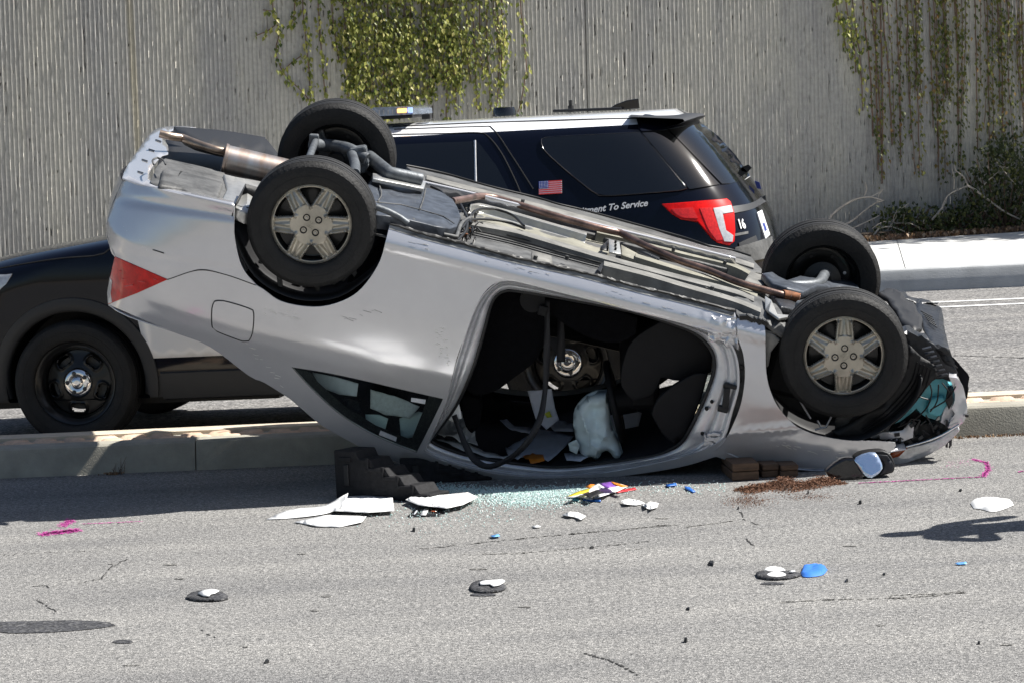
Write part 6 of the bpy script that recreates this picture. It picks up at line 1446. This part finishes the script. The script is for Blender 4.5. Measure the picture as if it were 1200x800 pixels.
# cracks, streaks, patched spots and one painted cast shadow on the road
M['streak'] = asphalt('worn_streak', (.17, .167, .16), (.04, .04, .04), (.38, .37, .35), 1.25)
M['crack'] = mat('crack_dark', (.022, .021, .02), .95)
def crack(px, w_, jit=1.0, gaps=.25, seed=1, m_=None):
    r_ = random.Random(seed); P = dense(px, 2.2, closed=False); mb = MB(); prev = None
    for i, p in enumerate(P):
        q = G(p.x+r_.gauss(0, jit), p.y+r_.gauss(0, jit*.35)); q.z = .002
        if prev is not None and r_.random() > gaps:
            d = (q-prev).normalized(); n_ = Vector((-d.y, d.x, 0))*w_*r_.uniform(.4, 1.2); mb.add([prev+n_, prev-n_, q-n_*.8, q+n_*.8], [(0, 1, 2, 3)])
        prev = q
    o = mb.build('crack', m_ or M['crack'], near, smooth=0, fix=False); fix_dir(o, (0, 0, 1))
for i, (px, w_) in enumerate((([(38, 687), (57, 686), (58, 694)], .005), ([(42, 702), (52, 709), (66, 716)], .005), ([(125, 668), (135, 662), (150, 655)], .004), ([(92, 683), (120, 678), (125, 668)], .003), ([(684, 764), (700, 770), (718, 775), (748, 791)], .006), ([(868, 600), (872, 608), (890, 616)], .004), ([(875, 628), (877, 634), (886, 640)], .005), ([(236, 738), (252, 747)], .005), ([(0, 650), (60, 647), (105, 646)], .003))): crack(px, w_, seed=i)
for i, (px, w_) in enumerate((([(490, 643), (560, 636), (640, 628), (720, 621), (800, 614)], .012), ([(540, 650), (620, 647), (700, 640), (760, 634)], .006), ([(800, 618), (860, 610)], .008), ([(910, 706), (960, 703), (1060, 700), (1130, 694)], .014), ([(1040, 698), (1100, 695), (1130, 692)], .007), ([(700, 648), (780, 640)], .004))): crack(px, w_, jit=1.2, gaps=.35, seed=20+i, m_=M['streak'])
crack([(1118, 416.5), (1150, 417.5), (1204, 419.5)], .012, jit=.4, gaps=.05, seed=77)
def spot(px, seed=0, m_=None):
    o = panel('patch_and_shadow', px, WORLD.zplane(.0025), m_ or M['stain_shadow'], near, thick=0, step=8, want=(0, 0, 1))
spot([(-8, 728), (40, 727), (90, 726), (128, 728.5), (136, 732), (110, 736), (60, 740), (10, 741), (-8, 738)])  # cast shadow painted as a dark oval on the asphalt
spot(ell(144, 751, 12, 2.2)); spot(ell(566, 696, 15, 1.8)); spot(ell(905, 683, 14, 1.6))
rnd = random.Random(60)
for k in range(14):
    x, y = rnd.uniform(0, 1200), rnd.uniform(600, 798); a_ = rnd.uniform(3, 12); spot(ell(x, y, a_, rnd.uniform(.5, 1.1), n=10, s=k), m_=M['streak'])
# weeds and litter along the median kerb
mb = MB(); rnd = random.Random(61)
for k in range(900):
    u = rnd.uniform(1.4, 3.6) if k < 800 else -2.15+rnd.gauss(0, .02); add_leaf(mb, rd(u, -.02-abs(rnd.gauss(0, .02)), .005+rnd.uniform(0, .012)), .014, rnd, flat=Vector((rnd.uniform(-.4, .4), rnd.uniform(-.6, .4), 1)).normalized())
tag(mb.build('kerb_debris', M['dry'], smooth=0, fix=False), 'line of dry litter and tiny weeds along the foot of the median kerb', 'litter', kind='stuff')
mb = MB()
for k in range(9):
    p = rd(-2.12+rnd.gauss(0, .02), -.015, 0); mb.tube([p, p+Vector((rnd.gauss(0, .02), -.01, rnd.uniform(.03, .1)))], [.0025, .001], 4)
tag(mb.build('weed', M['stem'], smooth=0, fix=False), 'small dry weed growing at the foot of the shaded median kerb', 'weed')
# ------------------------------------------------------------ loose papers inside the car
CM = CAR.mat(); zr = sorted((x, z) for x, z in EB[:14])
def roof_hit(d=.05):
    def hit(x, y):
        h = 1.36
        for _ in range(8): p = CAR.zplane(h)(x, y); h = .5*h+.5*(min(1.43, interp(zr, p.x))-d)
        return p
    return hit
def cpaper(px, m_, label, hit, cat='paper', seed=0, wav=.02, group=None):
    def b_(v, p): return v+Vector((0, 0, -wav*abs(noise.noise(Vector((v.x*9, v.y*9, seed))))))
    o = panel('paper_sheet', px, hit, m_, None, thick=.0015, step=4, want=(0, 0, -1), sm=False, bump=b_)
    o.data.transform(CM); recenter(o); tag(o, label, cat, group)
M['paperin'] = mat('paper_in_car', (.62, .65, .74), .7, 0, var=.04, vscale=30)
rh = roof_hit
cpaper([(508, 512), (516, 496), (524, 486), (540, 487), (546, 497), (552, 504), (560, 522), (545, 520), (525, 515)], M['paper'], 'crumpled white papers piled in the rear corner of the door opening', rh(.08), seed=1, wav=.06)
cpaper([(510, 514), (530, 516), (548, 520), (570, 530), (596, 536), (590, 539), (560, 533), (530, 524)], M['paper'], 'white sheets fanned along the roof edge below the headrest', rh(.06), seed=2, wav=.03)
cpaper([(520, 486), (530, 470), (537, 472), (541, 492), (530, 495)], M['paper'], 'small upright white sheet leaning beside the door pillar', CAR.yplane(.58), seed=3)
cpaper([(585, 494), (594, 491), (603, 499), (632, 503), (622, 508), (600, 504)], M['paperin'], 'thin bent paper strip on the upturned roof behind the belt loop', rh(.10), seed=4)
cpaper([(592, 526), (612, 514), (631, 503), (650, 506), (672, 511), (660, 526), (642, 541), (620, 536), (600, 534)], M['paperin'], 'large sheet of paper at the centre of the upturned roof', rh(.05), seed=5)
cpaper([(618, 458), (646, 456), (650, 478), (655, 492), (640, 504), (628, 492)], M['paperin'], 'bluish sheet standing up in front of the police wheel', CAR.yplane(.10), seed=6)
cpaper([(642, 498), (652, 492), (672, 497), (672, 505), (650, 505)], M['paperin'], 'small folded sheet just left of the airbag', rh(.08), seed=7)
cpaper([(638, 484), (644, 481), (647, 488), (641, 489)], mat('yellow_note', (.55, .60, .05), .6), 'small yellow note on the bluish sheet', CAR.yplane(.13), 'note', seed=8, wav=0)
cpaper([(592, 524), (600, 526), (612, 536), (606, 540), (595, 534)], M['paperb'], 'small pale card tucked under the large sheet on the upturned roof', rh(.07), 'card', seed=9)
cpaper([(612, 536), (624, 531), (636, 534), (638, 540), (622, 543)], C_['orange'], 'orange and brown food wrapper at the door opening edge', rh(.07), 'wrapper', seed=10, wav=.04)
cpaper([(660, 533), (676, 531), (690, 535), (680, 540), (664, 539)], M['paperin'], 'pale scrap on the roof edge under the airbag', rh(.06), seed=11)
cpaper([(712, 488), (735, 480), (752, 484), (748, 500), (730, 512), (716, 505)], M['paperin'], 'pale document lying beyond the steering wheel', CAR.yplane(-.1), seed=12)
# behind the rear side glass
for k, (px, m_, lb) in enumerate((([(366, 436), (392, 441), (420, 449), (418, 464), (398, 462), (372, 452)], M['paperin'], 'bluish papers pressed at the front corner of the rear side glass'), ([(434, 456), (462, 464), (492, 476), (480, 490), (452, 486), (434, 478)], M['paperb'], 'printed page seen in the middle of the rear side glass'), ([(428, 485), (444, 486), (455, 490), (450, 508), (430, 500)], M['airbag'], 'pale rolled document low behind the rear side glass'), ([(468, 490), (490, 482), (496, 484), (484, 512), (470, 514)], M['airbag'], 'pale greenish folder at the rear edge of the side glass'), ([(402, 464), (420, 470), (424, 484), (406, 480)], M['headliner'], 'grey booklet between the bluish papers and the printed page'))):
    cpaper(px, m_, lb, CAR.yplane(.56-.03*k), seed=20+k, wav=.01)
# ------------------------------------------------------------ bystander just out of frame; only the shadow is in view
def person(x, y, ang):
    r = empty('person', loc=(x, y, 0), rz=ang); tag(r, 'person in dark clothes standing beyond the right edge, casting a shadow', 'person')
    pts = {'pel': (0, 0, .95, .15), 'wst': (0, 0, 1.12, .13), 'chs': (0, 0, 1.32, .155), 'nek': (0, 0, 1.50, .06), 'hed': (0, .01, 1.62, .085), 'top': (0, .01, 1.72, .08),
        'hl': (.10, 0, .90, .10), 'kl': (.12, .02, .50, .068), 'al': (.13, -.02, .09, .048), 'tl': (.14, .16, .03, .035), 'hr': (-.10, 0, .90, .10), 'kr': (-.12, .02, .50, .068), 'ar': (-.13, -.02, .09, .048), 'tr': (-.14, .16, .03, .035),
        'sl': (.19, 0, 1.43, .062), 'el': (.34, -.06, 1.20, .046), 'wl': (.20, .10, 1.04, .032), 'fl': (.15, .15, 1.02, .03), 'sr': (-.19, 0, 1.43, .062), 'er': (-.34, -.06, 1.20, .046), 'wr': (-.20, .10, 1.04, .032), 'fr': (-.15, .15, 1.02, .03)}
    E_ = [('pel', 'wst'), ('wst', 'chs'), ('chs', 'nek'), ('nek', 'hed'), ('hed', 'top'), ('pel', 'hl'), ('hl', 'kl'), ('kl', 'al'), ('al', 'tl'), ('pel', 'hr'), ('hr', 'kr'), ('kr', 'ar'), ('ar', 'tr'), ('chs', 'sl'), ('sl', 'el'), ('el', 'wl'), ('wl', 'fl'), ('chs', 'sr'), ('sr', 'er'), ('er', 'wr'), ('wr', 'fr')]
    ks = list(pts); me = bpy.data.meshes.new('body'); me.from_pydata([pts[k][:3] for k in ks], [(ks.index(a), ks.index(b_)) for a, b_ in E_], []); me.materials.append(M['uniform'])
    o = bpy.data.objects.new('body', me); COL.objects.link(o); o.parent = r; o.modifiers.new('skin', 'SKIN'); sv = me.skin_vertices[0].data
    for i, k in enumerate(ks): sv[i].radius = (pts[k][3], pts[k][3]*.85)
    sv[0].use_root = True; s_ = o.modifiers.new('sub', 'SUBSURF'); s_.levels = 2; s_.render_levels = 2
ps = G(1100, 623); person(2.86, ps.y+.15, 1.3)
